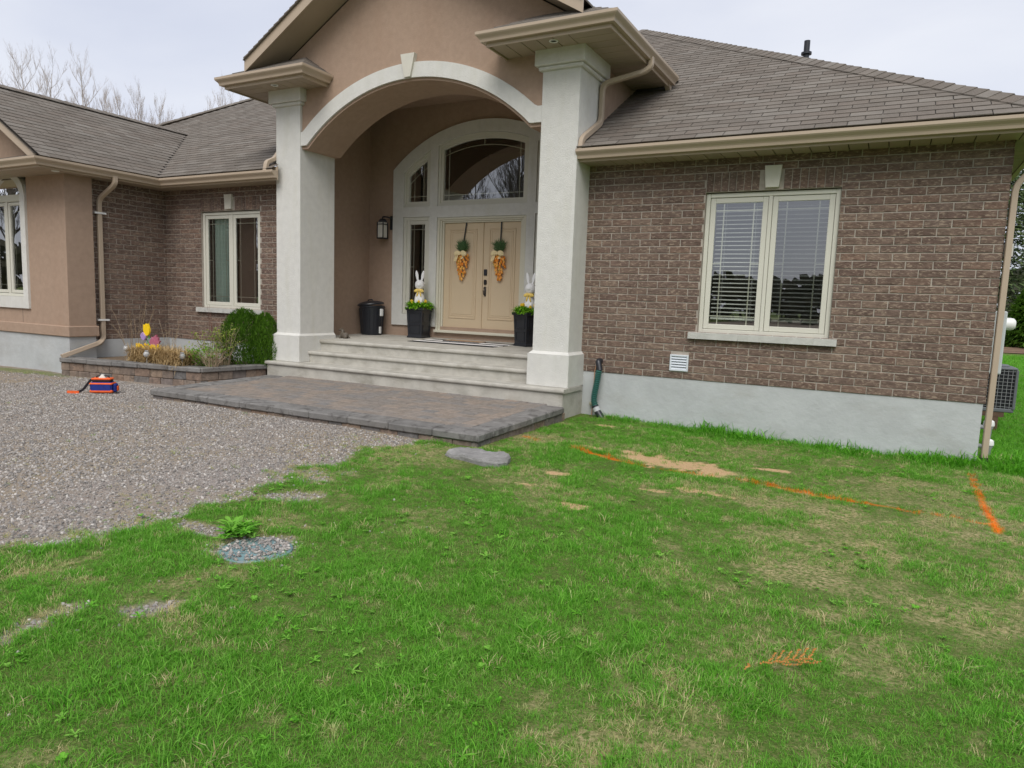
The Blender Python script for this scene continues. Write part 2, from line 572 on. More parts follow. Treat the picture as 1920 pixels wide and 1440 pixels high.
def dry_mask(x, y):
    s = 0.45 * sstep((vnoise(x, y, 0.4, 41) - 0.58) / 0.3) + 0.40 * sstep((vnoise(x, y, 0.13, 42) - 0.68) / 0.2)
    s = s + 0.42 * sstep((x - 1.8) / 1.8) * sstep((y + 6.0) / 2.5) * vnoise(x, y, 0.22, 43)
    for i, (cx, cy, rx, ry, w) in enumerate(((3.1, -2.85, 0.7, 0.3, 0.75), (3.5, -3.3, 0.4, 0.3, 0.7), (3.24, -4.47, 0.3, 0.25, 0.8), (3.5, -4.5, 0.25, 0.2, 0.75), (3.94, -3.1, 0.5, 0.2, 0.6), (2.4, -2.75, 0.6, 0.2, 0.6), (2.0, -3.1, 0.5, 0.25, 0.4), (3.4, -5.0, 0.2, 0.12, 0.75), (4.04, -4.62, 0.35, 0.25, 0.7), (2.78, -6.69, 0.25, 0.2, 0.7), (4.45, -2.9, 0.4, 0.2, 0.75), (0.3, -2.0, 0.45, 0.35, 0.75), (0.0, -3.4, 0.45, 0.4, 0.45), (-0.4, -3.5, 0.4, 0.5, 0.6), (1.6, -1.6, 1.2, 0.4, 0.35), (3.9, -2.0, 0.8, 0.4, 0.5), (3.2, -5.6, 0.3, 0.2, 0.5), (3.7, -5.4, 0.35, 0.3, 0.5), (2.9, -6.2, 0.3, 0.25, 0.5), (-9.7, -2.5, 2, 0.4, 0.4))):
        s = np.maximum(s, w * blob(x, y, cx, cy, rx, ry, 0, 50 + i, 0.5))
    s = s * (0.45 + 0.95 * vnoise(x, y, 0.085, 44))
    # lush green in the near lawn
    s = s * (1 - 0.75 * blob(x, y, 1.6, -6.0, 1.2, 1.3, 0, 81, 0.2))
    # along the right wall it stays green and long
    s = s * (1 - 0.8 * sstep((y + 0.7) / 0.5))
    return np.clip(s, 0, 1)


P_LINE = np.array([(0.77, -2.16), (1.0, -2.2), (1.32, -2.27), (1.77, -2.31), (2.14, -2.31), (2.43, -2.25), (2.82, -2.3), (3.23, -2.43), (3.57, -2.45), (3.88, -2.47), (4.18, -2.44), (4.46, -2.52), (4.49, -2.63)])
P_LINE2 = np.array([(4.5, -0.53), (4.48, -1.5), (4.47, -2.1), (4.47, -2.72)])
P_STR = np.array([0.8, 0.95, 0.7, 0.25, 0.6, 0.08, 0.7, 0.95, 0.65, 0.4, 0.25, 0.85, 1.0])


def paint_mask(x, y):
    """sprayed orange marking"""
    def seg(P, S, wd):
        best = np.zeros_like(x)
        for i in range(len(P) - 1):
            a, b = P[i], P[i + 1]
            d = b - a
            t = np.clip(((x - a[0]) * d[0] + (y - a[1]) * d[1]) / (d @ d), 0, 1)
            dist = np.hypot(x - a[0] - t * d[0], y - a[1] - t * d[1])
            st = S[i] * (1 - t) + S[i + 1] * t
            best = np.maximum(best, st * sstep((wd - dist) / wd * 1.6))
        return best
    m = np.maximum(seg(P_LINE, P_STR, 0.052), seg(P_LINE2, np.array([0.55, 0.6, 0.85, 1.0]), 0.036))
    return np.maximum(m, seg(np.array([(0.12, -2.01), (0.35, -2.15)]), np.array([0.7, 0.35]), 0.06))

# ------------------------------------------------------------------ ground
def axis_pts(core0, core1, step, far):
    a = list(np.arange(core0, core1 + 1e-6, step))
    d, p = step, core1
    while p < far:
        d *= 1.35
        p += d
        a.append(p)
    d, p = step, core0
    while p > -far:
        d *= 1.35
        p -= d
        a.insert(0, p)
    return np.array(a)


gx, gy = axis_pts(-11, 6.2, 0.06, 900), axis_pts(-8.2, 0.4, 0.06, 900)
GX, GY = np.meshgrid(gx, gy)
GX, GY = GX.ravel(), GY.ravel()
GZ = gz(GX, GY)
gm, sm, dm, pm = gravel_mask(GX, GY), sand_mask(GX, GY), dry_mask(GX, GY), paint_mask(GX, GY)
farlawn = (np.abs(GX - 2) > 14) | (GY > 14) | (GY < -14)
gm = np.where((GX < -15) & (GY < -3), gm * 0.0, gm)
GZ = GZ - 0.02 * gm * sstep((GX + 1.4) / 1.2)
nx = len(gx)
ids = np.arange(len(GX)).reshape(len(gy), nx)
quads = np.stack([ids[:-1, :-1], ids[:-1, 1:], ids[1:, 1:], ids[1:, :-1]], -1).reshape(-1, 4)
me = bpy.data.meshes.new('ground')
me.vertices.add(len(GX))
me.vertices.foreach_set('co', np.stack([GX, GY, GZ], -1).ravel())
me.loops.add(quads.size)
me.loops.foreach_set('vertex_index', quads.ravel())
me.polygons.add(len(quads))
me.polygons.foreach_set('loop_start', np.arange(0, quads.size, 4))
me.polygons.foreach_set('use_smooth', np.ones(len(quads), bool))
me.update(calc_edges=True)
dm = np.maximum(dm, np.clip(3.2 * gm * (1 - gm), 0, .9) * (GX > -3))
for nm, a in (('gravel', gm), ('sand', sm), ('dry', dm), ('paint', pm)):
    at = me.attributes.new(nm, 'FLOAT', 'POINT')
    at.data.foreach_set('value', a.astype(np.float32))


def ground_material():
    m, t, b = newmat('ground_earth')
    b.inputs['Roughness'].default_value = 0.95
    b.inputs['Specular IOR Level'].default_value = 0.1
    geo = nd(t, 'ShaderNodeNewGeometry')

    def noise(scale, detail=5, rough=0.6):
        n = nd(t, 'ShaderNodeTexNoise', Scale=scale, Detail=float(detail), Roughness=rough)
        t.links.new(geo.outputs['Position'], n.inputs['Vector'])
        return n.outputs['Fac']

    def mixc(fac, a, bb):
        x = nd(t, 'ShaderNodeMix', data_type='RGBA')
        for s, q in (('A', a), ('B', bb)):
            if isinstance(q, tuple): x.inputs[s].default_value = (*q, 1)
            else: t.links.new(q, x.inputs[s])
        if isinstance(fac, float): x.inputs['Factor'].default_value = fac
        else: t.links.new(fac, x.inputs['Factor'])
        return x.outputs['Result']

    def attr(n):
        return nd(t, 'ShaderNodeAttribute', attribute_name=n).outputs['Fac']

    def rng(v, a, bb):
        r = nd(t, 'ShaderNodeMapRange')
        r.inputs['From Min'].default_value, r.inputs['From Max'].default_value = a, bb
        t.links.new(v, r.inputs['Value'])
        return r.outputs['Result']
    # earth and thatch between the blades
    lawn = mixc(rng(noise(75), 0.38, 0.62), (0.055, 0.105, 0.016), (0.16, 0.18, 0.06))
    lawn = mixc(rng(noise(55, 4), 0.45, 0.62), lawn, (0.075, 0.15, 0.022))
    straw = mixc(rng(noise(60), 0.35, 0.65), (0.34, 0.27, 0.14), (0.58, 0.47, 0.27))
    fl = nd(t, 'ShaderNodeMath', operation='MULTIPLY')
    t.links.new(attr('dry'), fl.inputs[0])
    t.links.new(rng(noise(38, 4), 0.38, 0.62), fl.inputs[1])
    c = mixc(fl.outputs[0], lawn, straw)
    sand = mixc(rng(noise(90), 0.35, 0.65), (0.44, 0.285, 0.145), (0.64, 0.45, 0.26))
    sa = nd(t, 'ShaderNodeMath', operation='MULTIPLY_ADD')
    t.links.new(noise(28, 6, .7), sa.inputs[0])
    sa.inputs[1].default_value = -1.7
    t.links.new(attr('sand'), sa.inputs[2])
    c = mixc(rng(sa.outputs[0], -.62, -.38), c, sand)
    # gravel: small stones in grey, pink and buff
    vo = nd(t, 'ShaderNodeTexVoronoi', Scale=80.0)
    t.links.new(geo.outputs['Position'], vo.inputs['Vector'])
    rp = nd(t, 'ShaderNodeValToRGB')
    e = rp.color_ramp.elements
    e[0].color, e[0].position = (0.17, 0.155, 0.14, 1), 0
    e[1].color, e[1].position = (0.40, 0.365, 0.32, 1), 1
    for p, q in ((0.3, (0.26, 0.24, 0.225, 1)), (0.55, (0.32, 0.26, 0.225, 1)), (0.8, (0.36, 0.33, 0.305, 1))):
        k = e.new(p)
        k.color = q
    t.links.new(vo.outputs['Color'], rp.inputs['Fac'])
    grav = mixc(rng(noise(0.9, 6), 0.36, 0.68), rp.outputs['Color'], (0.31, 0.25, 0.175))
    c = mixc(attr('gravel'), c, grav)
    c = mixc(rng(attr('paint'), 0.25, 0.95), c, (0.95, 0.21, 0.015))
    t.links.new(c, b.inputs['Base Color'])
    bp = nd(t, 'ShaderNodeBump', Strength=0.9, Distance=0.02)
    t.links.new(noise(70, 4), bp.inputs['Height'])
    t.links.new(bp.outputs['Normal'], b.inputs['Normal'])
    return m


me.materials.append(ground_material())
ground = bpy.data.objects.new('ground', me)
COL.objects.link(ground)
tag(ground, 'lawn and gravel drive in front of the house', None, kind='structure')

# ------------------------------------------------------------------ the house
house = thing('house', (-2.8, 1.0, -0.65), 'brown brick and stucco bungalow with an arched entrance between pale pillars', 'house')
SOF, WTOP = 2.757, 2.757

# ---- brick walls
BW, BH, CH = 0.2660, 0.0890, 0.0775


def brick_mesh(seed, w=0.256, h=0.079, d=0.06):
    """front half of a brick: slightly uneven face, chamfered arrises; local x along, y into the wall, z up, origin at the centre of the face"""
    r = random.Random(seed)
    c = 0.004
    j = lambda a: r.uniform(-a, a)
    A = [(-w / 2 + j(.002), 0.004, -h / 2 + j(.0015)), (w / 2 + j(.002), 0.004, -h / 2 + j(.0015)), (w / 2 + j(.002), 0.004, h / 2 + j(.0015)), (-w / 2 + j(.002), 0.004, h / 2 + j(.0015))]
    F = [(p[0] - math.copysign(c, p[0]), j(.0015), p[2] - math.copysign(c, p[2])) for p in A]
    B = [(p[0], d, p[2]) for p in A]
    mb = MB()
    mb.add(F + A + B, [(0, 1, 2, 3)] + [(i, 4 + i, 4 + (i + 1) % 4, (i + 1) % 4) for i in range(4)] + [(4 + i, 8 + i, 8 + (i + 1) % 4, 4 + (i + 1) % 4) for i in range(4)])
    return mb.mesh('brick', BRICK)


BRICKS = [brick_mesh(i) for i in range(8)]


def row_intervals(x0, x1, z0, z1, holes):
    iv = [(x0, x1)]
    for (a, b, c, d) in holes:
        if z1 - 0.02 > c and z0 + 0.02 < d:
            nv = []
            for (p, q) in iv:
                if b <= p or a >= q: nv.append((p, q))
                else:
                    if a > p: nv.append((p, a))
                    if b < q: nv.append((b, q))
            iv = nv
    return iv


def brick_wall(name, origin, ud, nd_, x0, x1, holes, phase, soldiers=(), n_obj=300, rows=31):
    """courses of bricks on a mortar bed. ud: direction along the wall, nd_: into the wall"""
    origin, ud, inn = Vector(origin), Vector(ud), Vector(nd_)
    mb = MB()
    # mortar sheet, cut round the openings
    xs = sorted({x0, x1, *[h[0] for h in holes], *[h[1] for h in holes]})
    zs = sorted({0.0, WTOP + 0.02, *[h[2] for h in holes], *[h[3] for h in holes]})
    for i in range(len(xs) - 1):
        for k in range(len(zs) - 1):
            cx, cz = (xs[i] + xs[i + 1]) / 2, (zs[k] + zs[k + 1]) / 2
            if x0 <= cx <= x1 and not any(h[0] < cx < h[1] and h[2] < cz < h[3] for h in holes):
                P = [origin + ud * a + inn * 0.0075 + Vector((0, 0, z)) for a, z in ((xs[i], zs[k]), (xs[i + 1], zs[k]), (xs[i + 1], zs[k + 1]), (xs[i], zs[k + 1]))]
                mb.add(P, [(0, 1, 2, 3)])
    for (a, b, c, d) in holes:               # brick-deep reveals of the openings
        for (p, q) in (((a, c), (a, d)), ((b, c), (b, d)), ((a, d), (b, d)), ((a, c), (b, c))):
            P = [origin + ud * p[0] + Vector((0, 0, p[1])), origin + ud * q[0] + Vector((0, 0, q[1]))]
            mb.add([P[0] + inn * 0.012, P[1] + inn * 0.012, P[1] + inn * 0.11, P[0] + inn * 0.11], [(0, 1, 2, 3)])
    wall = mb.build(name, MORTAR, house)
    pieces = []
    for k in range(rows):
        z0, z1 = k * BH + 0.004, k * BH + 0.004 + CH
        for (p, q) in row_intervals(x0, x1, z0, z1, list(holes) + [s[:4] for s in soldiers]):
            start = math.floor((p - phase) / BW) * BW + phase + (BW / 2 if k % 2 else 0) - BW
            u = start
            while u < q:
                a, b = max(u + 0.006, p + 0.003), min(u + BW - 0.006, q - 0.003)
                if b - a > 0.03:
                    pieces.append(((a + b) / 2, (z0 + z1) / 2, b - a, CH, 0))
                u += BW
    for (a, b, c, d, key0, key1) in soldiers:      # upright bricks over the window
        n = round((b - a) / BH)
        for i in range(n):
            u = a + (i + 0.5) * (b - a) / n
            if key0 - 0.03 < u < key1 + 0.03: continue
            pieces.append((u, (c + d) / 2, (b - a) / n - 0.010, d - c - 0.010, 1))
    def dist(pc):
        return (origin + ud * pc[0] + Vector((0, 0, pc[1])) - CAM).length
    pieces.sort(key=dist)
    base = Matrix(((ud.x, inn.x, 0, 0), (ud.y, inn.y, 0, 0), (0, 0, 1, 0), (0, 0, 0, 1)))
    rest = MB()
    for i, (u, z, w, h, sol) in enumerate(pieces):
        c = origin + ud * u + Vector((0, 0, z)) + inn * random.uniform(-0.0015, 0.0015)
        Mx = Matrix.Translation(c) @ base
        if sol: Mx = Mx @ Matrix.Rotation(math.pi / 2, 4, 'Y') @ Matrix.Diagonal((h / 0.256, 1, w / 0.079, 1))
        else: Mx = Mx @ Matrix.Diagonal((w / 0.256, 1, h / 0.079, 1))
        me = BRICKS[random.randrange(8)]
        if i < n_obj: put('brick', me, wall, Mx)
        else: rest.add([Mx @ v.co for v in me.vertices], [tuple(p.vertices) for p in me.polygons], random.random())
    if rest.v: rest.build('brickwork', BRICK, wall, kind='stuff')
    return wall


WR = (1.480, 3.015, 0.605, 2.345)       # right window opening x0 x1 z0 z1
brick_wall('brick_wall', (0, 0, 0), (1, 0, 0), (0, 1, 0), -0.10, 4.600, [WR, (1.165, 1.395, 0.105, 0.305)], 0.0,
           [(1.480, 3.015, 2.345, 2.580, 2.165, 2.355)])
WA = (-7.62, -6.10, 0.605, 2.345)       # left window opening
brick_wall('brick_wall', (0, -0.20, 0), (1, 0, 0), (0, 1, 0), -8.66, -5.38, [WA], 0.05, [(-7.62, -6.10, 2.345, 2.580, -6.955, -6.765)], n_obj=0)
brick_wall('brick_wall', (-8.60, 0, 0), (0, 1, 0), (-1, 0, 0), -1.66, -0.15, [], 0.02, n_obj=0)
brick_wall('brick_wall', (4.605, 0, 0), (0, 1, 0), (-1, 0, 0), 0.0, 5.0, [], 0.133, n_obj=0)

# ---- foundation
mb = MB()
mb.box(-0.05, 4.585, 0.012, 0.30, -1.0, -0.002).box(4.285, 4.587, 0.30, 6.0, -1.0, -0.002)
mb.build('foundation', FOUND, house)
mb = MB()
mb.box(-8.59, -5.40, -0.188, 0.05, -1.0, 0.0).box(-8.90, -8.592, -1.9, -0.188, -1.0, 0.0)
mb.build('foundation', FOUND, house)
mb = MB()
mb.box(-14.0, -8.50, -2.115, -1.66, -1.0, 0.065)
mb.build('foundation', FOUND, house)
# unseen body behind the walls keeps light out
mb = MB()
mb.box(-0.02, 4.57, 3.4, 6.0, -0.5, 2.9).box(-8.5, -5.5, 3.2, 6, -0.5, 2.9)
mb.build('inner_wall', DARKROOM, house)


# ---- windows in brick
def ring(mb, x0, x1, z0, z1, w, y0, y1, c=0.004):
    mb.cbox(x0, x0 + w, y0, y1, z0, z1, c).cbox(x1 - w, x1, y0, y1, z0, z1, c)
    mb.cbox(x0 + w, x1 - w, y0 + 0.0015, y1, z0, z0 + w, c).cbox(x0 + w, x1 - w, y0 + 0.0015, y1, z1 - w, z1, c)


def casement_window(x0, x1, z0, z1, y):
    """frame, two sashes with panes and prairie bars; y is the brick face"""
    yf = y + 0.045
    mb = MB()
    ring(mb, x0 + 0.004, x1 - 0.004, z0 + 0.004, z1 - 0.012, 0.050, yf, yf + 0.08)
    xm = (x0 + x1) / 2
    mb.cbox(xm - 0.022, xm + 0.022, yf + 0.004, yf + 0.08, z0 + 0.054, z1 - 0.062, 0.004)
    win = mb.build('window', CREAM, house)
    for (a, b) in ((x0 + 0.058, xm - 0.026), (xm + 0.026, x1 - 0.058)):
        sz0, sz1 = z0 + 0.058, z1 - 0.066
        s = MB()
        ring(s, a, b, sz0, sz1, 0.062, yf + 0.014, yf + 0.06)
        s.build('sash', CREAM, win)
        gx0, gx1, gz0, gz1 = a + 0.062, b - 0.062, sz0 + 0.062, sz1 - 0.062
        g = MB()
        g.add([(gx0 - 0.01, yf + 0.030, gz0 - 0.01), (gx1 + 0.01, yf + 0.030, gz0 - 0.01), (gx1 + 0.01, yf + 0.030, gz1 + 0.01), (gx0 - 0.01, yf + 0.030, gz1 + 0.01)], [(0, 1, 2, 3)])
        g.build('pane', GLASS, win)
        q = 0.095
        yb = yf + 0.036
        bars = [(gx0 + q, gx0 + q + .012, gz0, gz1), (gx1 - q - .012, gx1 - q, gz0, gz1)]
        for bx in bars: MB().box(bx[0], bx[1], yb, yb + 0.006, bx[2], bx[3]).build('muntin', CREAM2, win)
        for zz in (gz0 + q, gz1 - q): MB().box(gx0, gx1, yb + 0.0005, yb + 0.0055, zz, zz + .012).build('muntin', CREAM2, win)
        zm = (gz0 + gz1) / 2
        for (p, r_) in ((gx0, gx0 + q), (gx1 - q, gx1)): MB().box(p, r_, yb + 0.0005, yb + 0.0055, zm, zm + .012).build('muntin', CREAM2, win)
    sl = MB()
    n = 14
    top = []
    sx0, sx1 = x0 - 0.10, x1 + 0.09
    for i in range(n):              # rough-hewn front edge
        a, b = sx0 + (sx1 - sx0) * i / n, sx0 + (sx1 - sx0) * (i + 1) / n
        sl.add([(a, y - 0.055 + random.uniform(-.004, .004), z0 - 0.075), (b, y - 0.055 + random.uniform(-.004, .004), z0 - 0.075), (b, y - 0.055, z0 + 0.004), (a, y - 0.055, z0 + 0.004),
                (a, y + 0.11, z0 - 0.075), (b, y + 0.11, z0 - 0.075), (b, y + 0.11, z0 + 0.010), (a, y + 0.11, z0 + 0.010)],
               [(0, 1, 2, 3), (2, 6, 7, 3), (0, 4, 5, 1)] + ([(0, 3, 7, 4)] if i == 0 else []) + ([(1, 5, 6, 2)] if i == n - 1 else []))
    sl.build('sill', SILLM, win)
    return win


def keystone(parent, xc, z0, z1, wt, wb, y0, y1):
    mb = MB()
    mb.prism([(xc - wb / 2, z0), (xc + wb / 2, z0), (xc + wt / 2, z1), (xc - wt / 2, z1)], 1, y0, y1)
    return mb.build('keystone', KEYST, parent)


casement_window(*WR, 0.0)
keystone(house, 2.262, 2.372, 2.625, 0.195, 0.150, -0.035, 0.05)
casement_window(*WA, -0.20)
keystone(house, -6.860, 2.372, 2.625, 0.195, 0.150, -0.235, -0.15)


def room(x0, x1, y0, y1, z0, z1):
    mb = MB()
    v = [(x0, y0, z0), (x1, y0, z0), (x1, y1, z0), (x0, y1, z0), (x0, y0, z1), (x1, y0, z1), (x1, y1, z1), (x0, y1, z1)]
    mb.add(v, [(0, 3, 2, 1), (4, 5, 6, 7), (1, 2, 6, 5), (2, 3, 7, 6), (3, 0, 4, 7)])
    mb.build('room_interior', DARKROOM, house)


room(0.3, 4.2, 0.14, 3.2, -0.1, 2.7)
room(-8.3, -5.6, -0.06, 3.0, -0.1, 2.7)

# vent cover under the right window
mb = MB()
ring(mb, 1.160, 1.400, 0.100, 0.310, 0.022, -0.022, 0.02, 0.004)
v = mb.build('wall_vent', M('vent_metal', (0.62, 0.66, 0.70), 0.4, 0.03, 4, spec=0.5), house)
for i in range(5):
    z = 0.128 + i * 0.034
    MB().prism([(-0.020, z - 0.004), (-0.018, z - 0.006), (0.012, z + 0.026), (0.010, z + 0.029)], 0, 1.182, 1.378).build('louvre', v.data.materials[0], v)
MB().box(1.18, 1.38, 0.016, 0.02, 0.12, 0.29).build('backing', BLACKM, v)

# ---- roofs
SL = 0.59
EXPO_Y = 0.128            # plan depth of one course
TAB = 0.325


def shingle_mesh(seed):
    r = random.Random(seed)
    w, l, t = TAB - 0.009, 0.185, 0.009
    j = lambda: r.uniform(-.0025, .0025)
    v = [(-w / 2, 0 + j(), t + j() * .6), (w / 2, 0 + j(), t + j() * .6), (w / 2, l, 0.0), (-w / 2, l, 0.0), (-w / 2, 0, 0.001), (w / 2, 0, 0.001)]
    mb = MB()
    mb.add(v, [(0, 1, 2, 3), (4, 5, 1, 0), (4, 0, 3), (5, 2, 1)])
    return mb.mesh('shingle', SHING)


SHGL = [shingle_mesh(i) for i in range(6)]


def roof_plane(o, ud, vd, v1, lim, n_obj, phase=0.0, deck=None):
    """shingled plane: o at the eave, ud along it, vd up the slope (unit vectors); lim(v) gives the (u0, u1) span at height v along the slope"""
    o, ud, vd = Vector(o), Vector(ud).normalized(), Vector(vd).normalized()
    nn = ud.cross(vd).normalized()
    db = MB()
    vs = []
    K = 24
    for i in range(K + 1):
        v = v1 * i / K
        a, b = lim(v)
        vs += [o + ud * a + vd * v - nn * 0.004, o + ud * b + vd * v - nn * 0.004]
    db.add(vs, [(2 * i, 2 * i + 1, 2 * i + 3, 2 * i + 2) for i in range(K)])
    roof = db.build('roof', DECK, house)
    ex = EXPO_Y * math.sqrt(1 + SL * SL)
    pcs = []
    k = 0
    while k * ex < v1 - 0.03:
        v = k * ex
        a, b = lim(v + ex * 0.5)
        u = math.floor((a - phase) / TAB) * TAB + phase + (TAB / 2 if k % 2 else 0) - TAB
        while u < b:
            p, q = max(u, a), min(u + TAB, b)
            if q - p > 0.03: pcs.append(((p + q) / 2, v, q - p))
            u += TAB
        k += 1
    pcs.sort(key=lambda c: (o + ud * c[0] + vd * c[1] - CAM).length)
    base = Matrix(((ud.x, vd.x, nn.x, 0), (ud.y, vd.y, nn.y, 0), (ud.z, vd.z, nn.z, 0), (0, 0, 0, 1)))
    rest = MB()
    for i, (u, v, w) in enumerate(pcs):
        Mx = Matrix.Translation(o + ud * u + vd * (v - 0.012 + random.uniform(-.002, .002)) + nn * (0.002 + random.uniform(0, .001))) @ base @ Matrix.Diagonal((w / TAB, 1, 1 + random.uniform(-.15, .25), 1))
        me = SHGL[random.randrange(6)]
        if i < n_obj: put('shingle', me, roof, Mx)
        else: rest.add([Mx @ p.co for p in me.vertices], [tuple(p.vertices) for p in me.polygons], random.random())
    if rest.v: rest.build('shingle_field', SHING, roof, kind='stuff')
    return roof


def cap_mesh():
    mb = MB()
    w, l, t = 0.15, 0.30, 0.014
    mb.add([(-w, 0, -0.075 + t), (0, 0, t + 0.004), (w, 0, -0.075 + t), (-w, l, -0.075), (0, l, 0.0), (w, l, -0.075), (-w, 0, -0.075), (0, 0, 0), (w, 0, -0.075)],
           [(0, 1, 4, 3), (1, 2, 5, 4), (6, 7, 1, 0), (7, 8, 2, 1), (0, 3, 6), (2, 8, 5)])
    return mb.mesh('ridge_shingle', SHING)


CAPM = cap_mesh()


def ridge_caps(roof, a, b, lift=0.03):
    a, b = Vector(a), Vector(b)
    d = (b - a).normalized()
    s = Vector((0, 0, 1)).cross(d).normalized()
    n = d.cross(s) * -1
    if n.z < 0: n = -n
    x = d.cross(n)
    base = Matrix(((x.x, d.x, n.x, 0), (x.y, d.y, n.y, 0), (x.z, d.z, n.z, 0), (0, 0, 0, 1)))
    L_ = (b - a).length
    k = 0.0
    while k < L_ - 0.16:
        put('ridge_shingle', CAPM, roof, Matrix.Translation(a + d * k + n * (lift + random.uniform(-.003, .003))) @ base)
        k += 0.155


sv = math.sqrt(1 + SL * SL)
# right: eave z = 2.905 at y = -0.47, hip at the far right, ridge y = 5.93
ym = 6.40 / 1.0


def lim_r(v):
    y = -0.47 + v / sv
    t = y + 0.47
    left = -0.09 if y < 1.75 else -0.09 - (y - 1.75) * 1.01
    return (left, 4.93 - t)


roof_r = roof_plane((0, -0.47, 2.905), (1, 0, 0), (0, 1 / sv, SL / sv), 6.40 * sv, lim_r, 300, phase=0.118)
ridge_caps(roof_r, (4.93, -0.47, 2.905), (-1.47, 5.93, 6.681))
ridge_caps(roof_r, (-1.62, 5.93, 6.672), (-9.5, 5.93, 6.672), 0.012)
mb = MB()                           # hidden far slopes
mb.add([(4.93, -0.47, 2.895), (4.93, 12.3, 2.895), (-1.47, 5.93, 6.67), (-9.5, 5.93, 6.67), (-13.0, 12.3, 2.895)], [(0, 1, 2), (1, 4, 3, 2)])
mb.build('roof', SHING, house)
mb = MB()                           # vent pipe
mb.tube([(2.20, 2.60, 4.55), (2.20, 2.60, 4.895)], 0.043, 14).tube([(2.20, 2.60, 4.70), (2.20, 2.60, 4.73)], 0.075, 14)
mb.build('vent_pipe', BLACKP, house, smooth=True)


# left: main plane behind, between valley and entrance
def lim_l(v):
    y = -0.67 + v / sv
    left = -8.13 - (y + 0.67) if y < 1.88 else -10.72 - 2.2 * max(0, min(1, (y - 1.88) / 0.6)) + max(0, y - 2.8) * 1.08
    return (left, -5.29 if y < -0.5 else -5.43 if y < 1.4 else min(-2.95, -5.43 + (y - 1.4)))


roof_l = roof_plane((0, -0.67, 2.905), (1, 0, 0), (0, 1 / sv, SL / sv), 6.30 * sv, lim_l, 0, phase=0.05)
ridge_caps(roof_l, (-13.3, 2.95, 5.05), (-10.0, 5.65, 6.63))


# garage wing: east slope, ridge along y at x = -10.68
def lim_g(v):
    x = v / sv                       # plan distance up from the eave
    return (-2.66, -0.67 + x if x > 0 else -0.67)


roof_g = roof_plane((-8.13, 0, 2.905), (0, 1, 0), (-1 / sv, 0, SL / sv), 2.55 * sv, lim_g, 0, phase=0.1)
ridge_caps(roof_g, (-10.68, -2.66, 4.41), (-10.68, 1.9, 4.41), 0.02)
mb = MB()
mb.add([(-10.68, -2.66, 4.40), (-10.68, 2.0, 4.40), (-13.4, 2.0, 2.8), (-13.4, -2.66, 2.8)], [(0, 1, 2, 3)])
mb.build('roof', SHING, house)

# ---- gutters
GP = [(0.0, 0.0), (0.055, 0.0), (0.062, 0.030), (0.072, 0.045), (0.098, 0.070), (0.108, 0.085), (0.108, 0.118), (0.098, 0.118), (0.098, 0.112), (0.004, 0.112)]


def gutter(path, outward, name='gutter'):
    """K-style trough: profile s outward from the fascia, t up"""
    path = [Vector(p) for p in path]
    mb = MB()
    n = len(GP)
    vs, fs = [], []
    for p, o in zip(path, outward):
        o = Vector(o)
        for (s, t) in GP: vs.append(p + o * s + Vector((0, 0, t)))
    for i in range(len(path) - 1):
        for k in range(n): fs.append((i * n + k, i * n + (k + 1) % n, (i + 1) * n + (k + 1) % n, (i + 1) * n + k))
    fs += [tuple(range(n)), tuple(range((len(path) - 1) * n, len(path) * n))]
    mb.add(vs, fs)
    return mb.build(name, TAN, house)


YF = -0.385                    # fascia of the right eave
gutter([(-0.095, YF, 2.765), (4.86, YF, 2.765), (4.86, 6.0, 2.765)], [(0, -1, 0), (1, -1, 0), (1, 0, 0)])
mb = MB()
mb.box(-0.095, 4.86, YF + 0.002, YF + 0.022, 2.735, 2.945).box(4.838, 4.858, YF + 0.022, 6.0, 2.735, 2.93)
mb.build('fascia', TAN, house)
YL, XG, YG = -0.585, -8.19, -2.66
gutter([(-5.27, YL, 2.765), (XG, YL, 2.765), (XG, YG, 2.765), (-13.4, YG, 2.765)], [(0, -1, 0), (1, -1, 0), (1, -1, 0), (0, -1, 0)])
mb = MB()
mb.box(-8.21, -5.27, YL + 0.002, YL + 0.022, 2.735, 2.945).box(-8.212, -8.192, YG + 0.022, YL + 0.002, 2.735, 2.93).box(-13.4, -8.19, YG + 0.002, YG + 0.022, 2.735, 2.90)
mb.build('fascia', TAN, house)


def soffit_boards(x0, x1, y0, y1, z, along, w=0.198, parent=None):
    """grooved soffit boards; along: axis the row runs along"""
    base = MB().box(x0, x1, y0, y1, z + 0.012, z + 0.02).build('soffit', DECK, house)
    a0, a1 = (x0, x1) if along == 'x' else (y0, y1)
    n = max(1, round((a1 - a0) / w))
    s = (a1 - a0) / n
    if along == 'x': me = MB().cbox(0.005, s - 0.005, 0, y1 - y0, -0.002, 0.012, 0.003).mesh('soffit_panel', TAN_S)
    else: me = MB().cbox(0, x1 - x0, 0.005, s - 0.005, -0.002, 0.012, 0.003).mesh('soffit_panel', TAN_S)
    for i in range(n):
        put('soffit_panel', me, base, Matrix.Translation((x0 + i * s, y0, z) if along == 'x' else (x0, y0 + i * s, z)))


soffit_boards(-0.085, 4.83, YF + 0.022, 0.03, 2.748, 'x')
soffit_boards(4.62, 4.836, 0.035, 6.0, 2.748, 'y')
soffit_boards(-8.62, -5.43, YL + 0.022, -0.17, 2.748, 'x')
soffit_boards(-8.62, -8.214, YG + 0.022, YL + 0.02, 2.748, 'y')
soffit_boards(-13.0, -8.622, YG + 0.022, -2.09, 2.748, 'x')

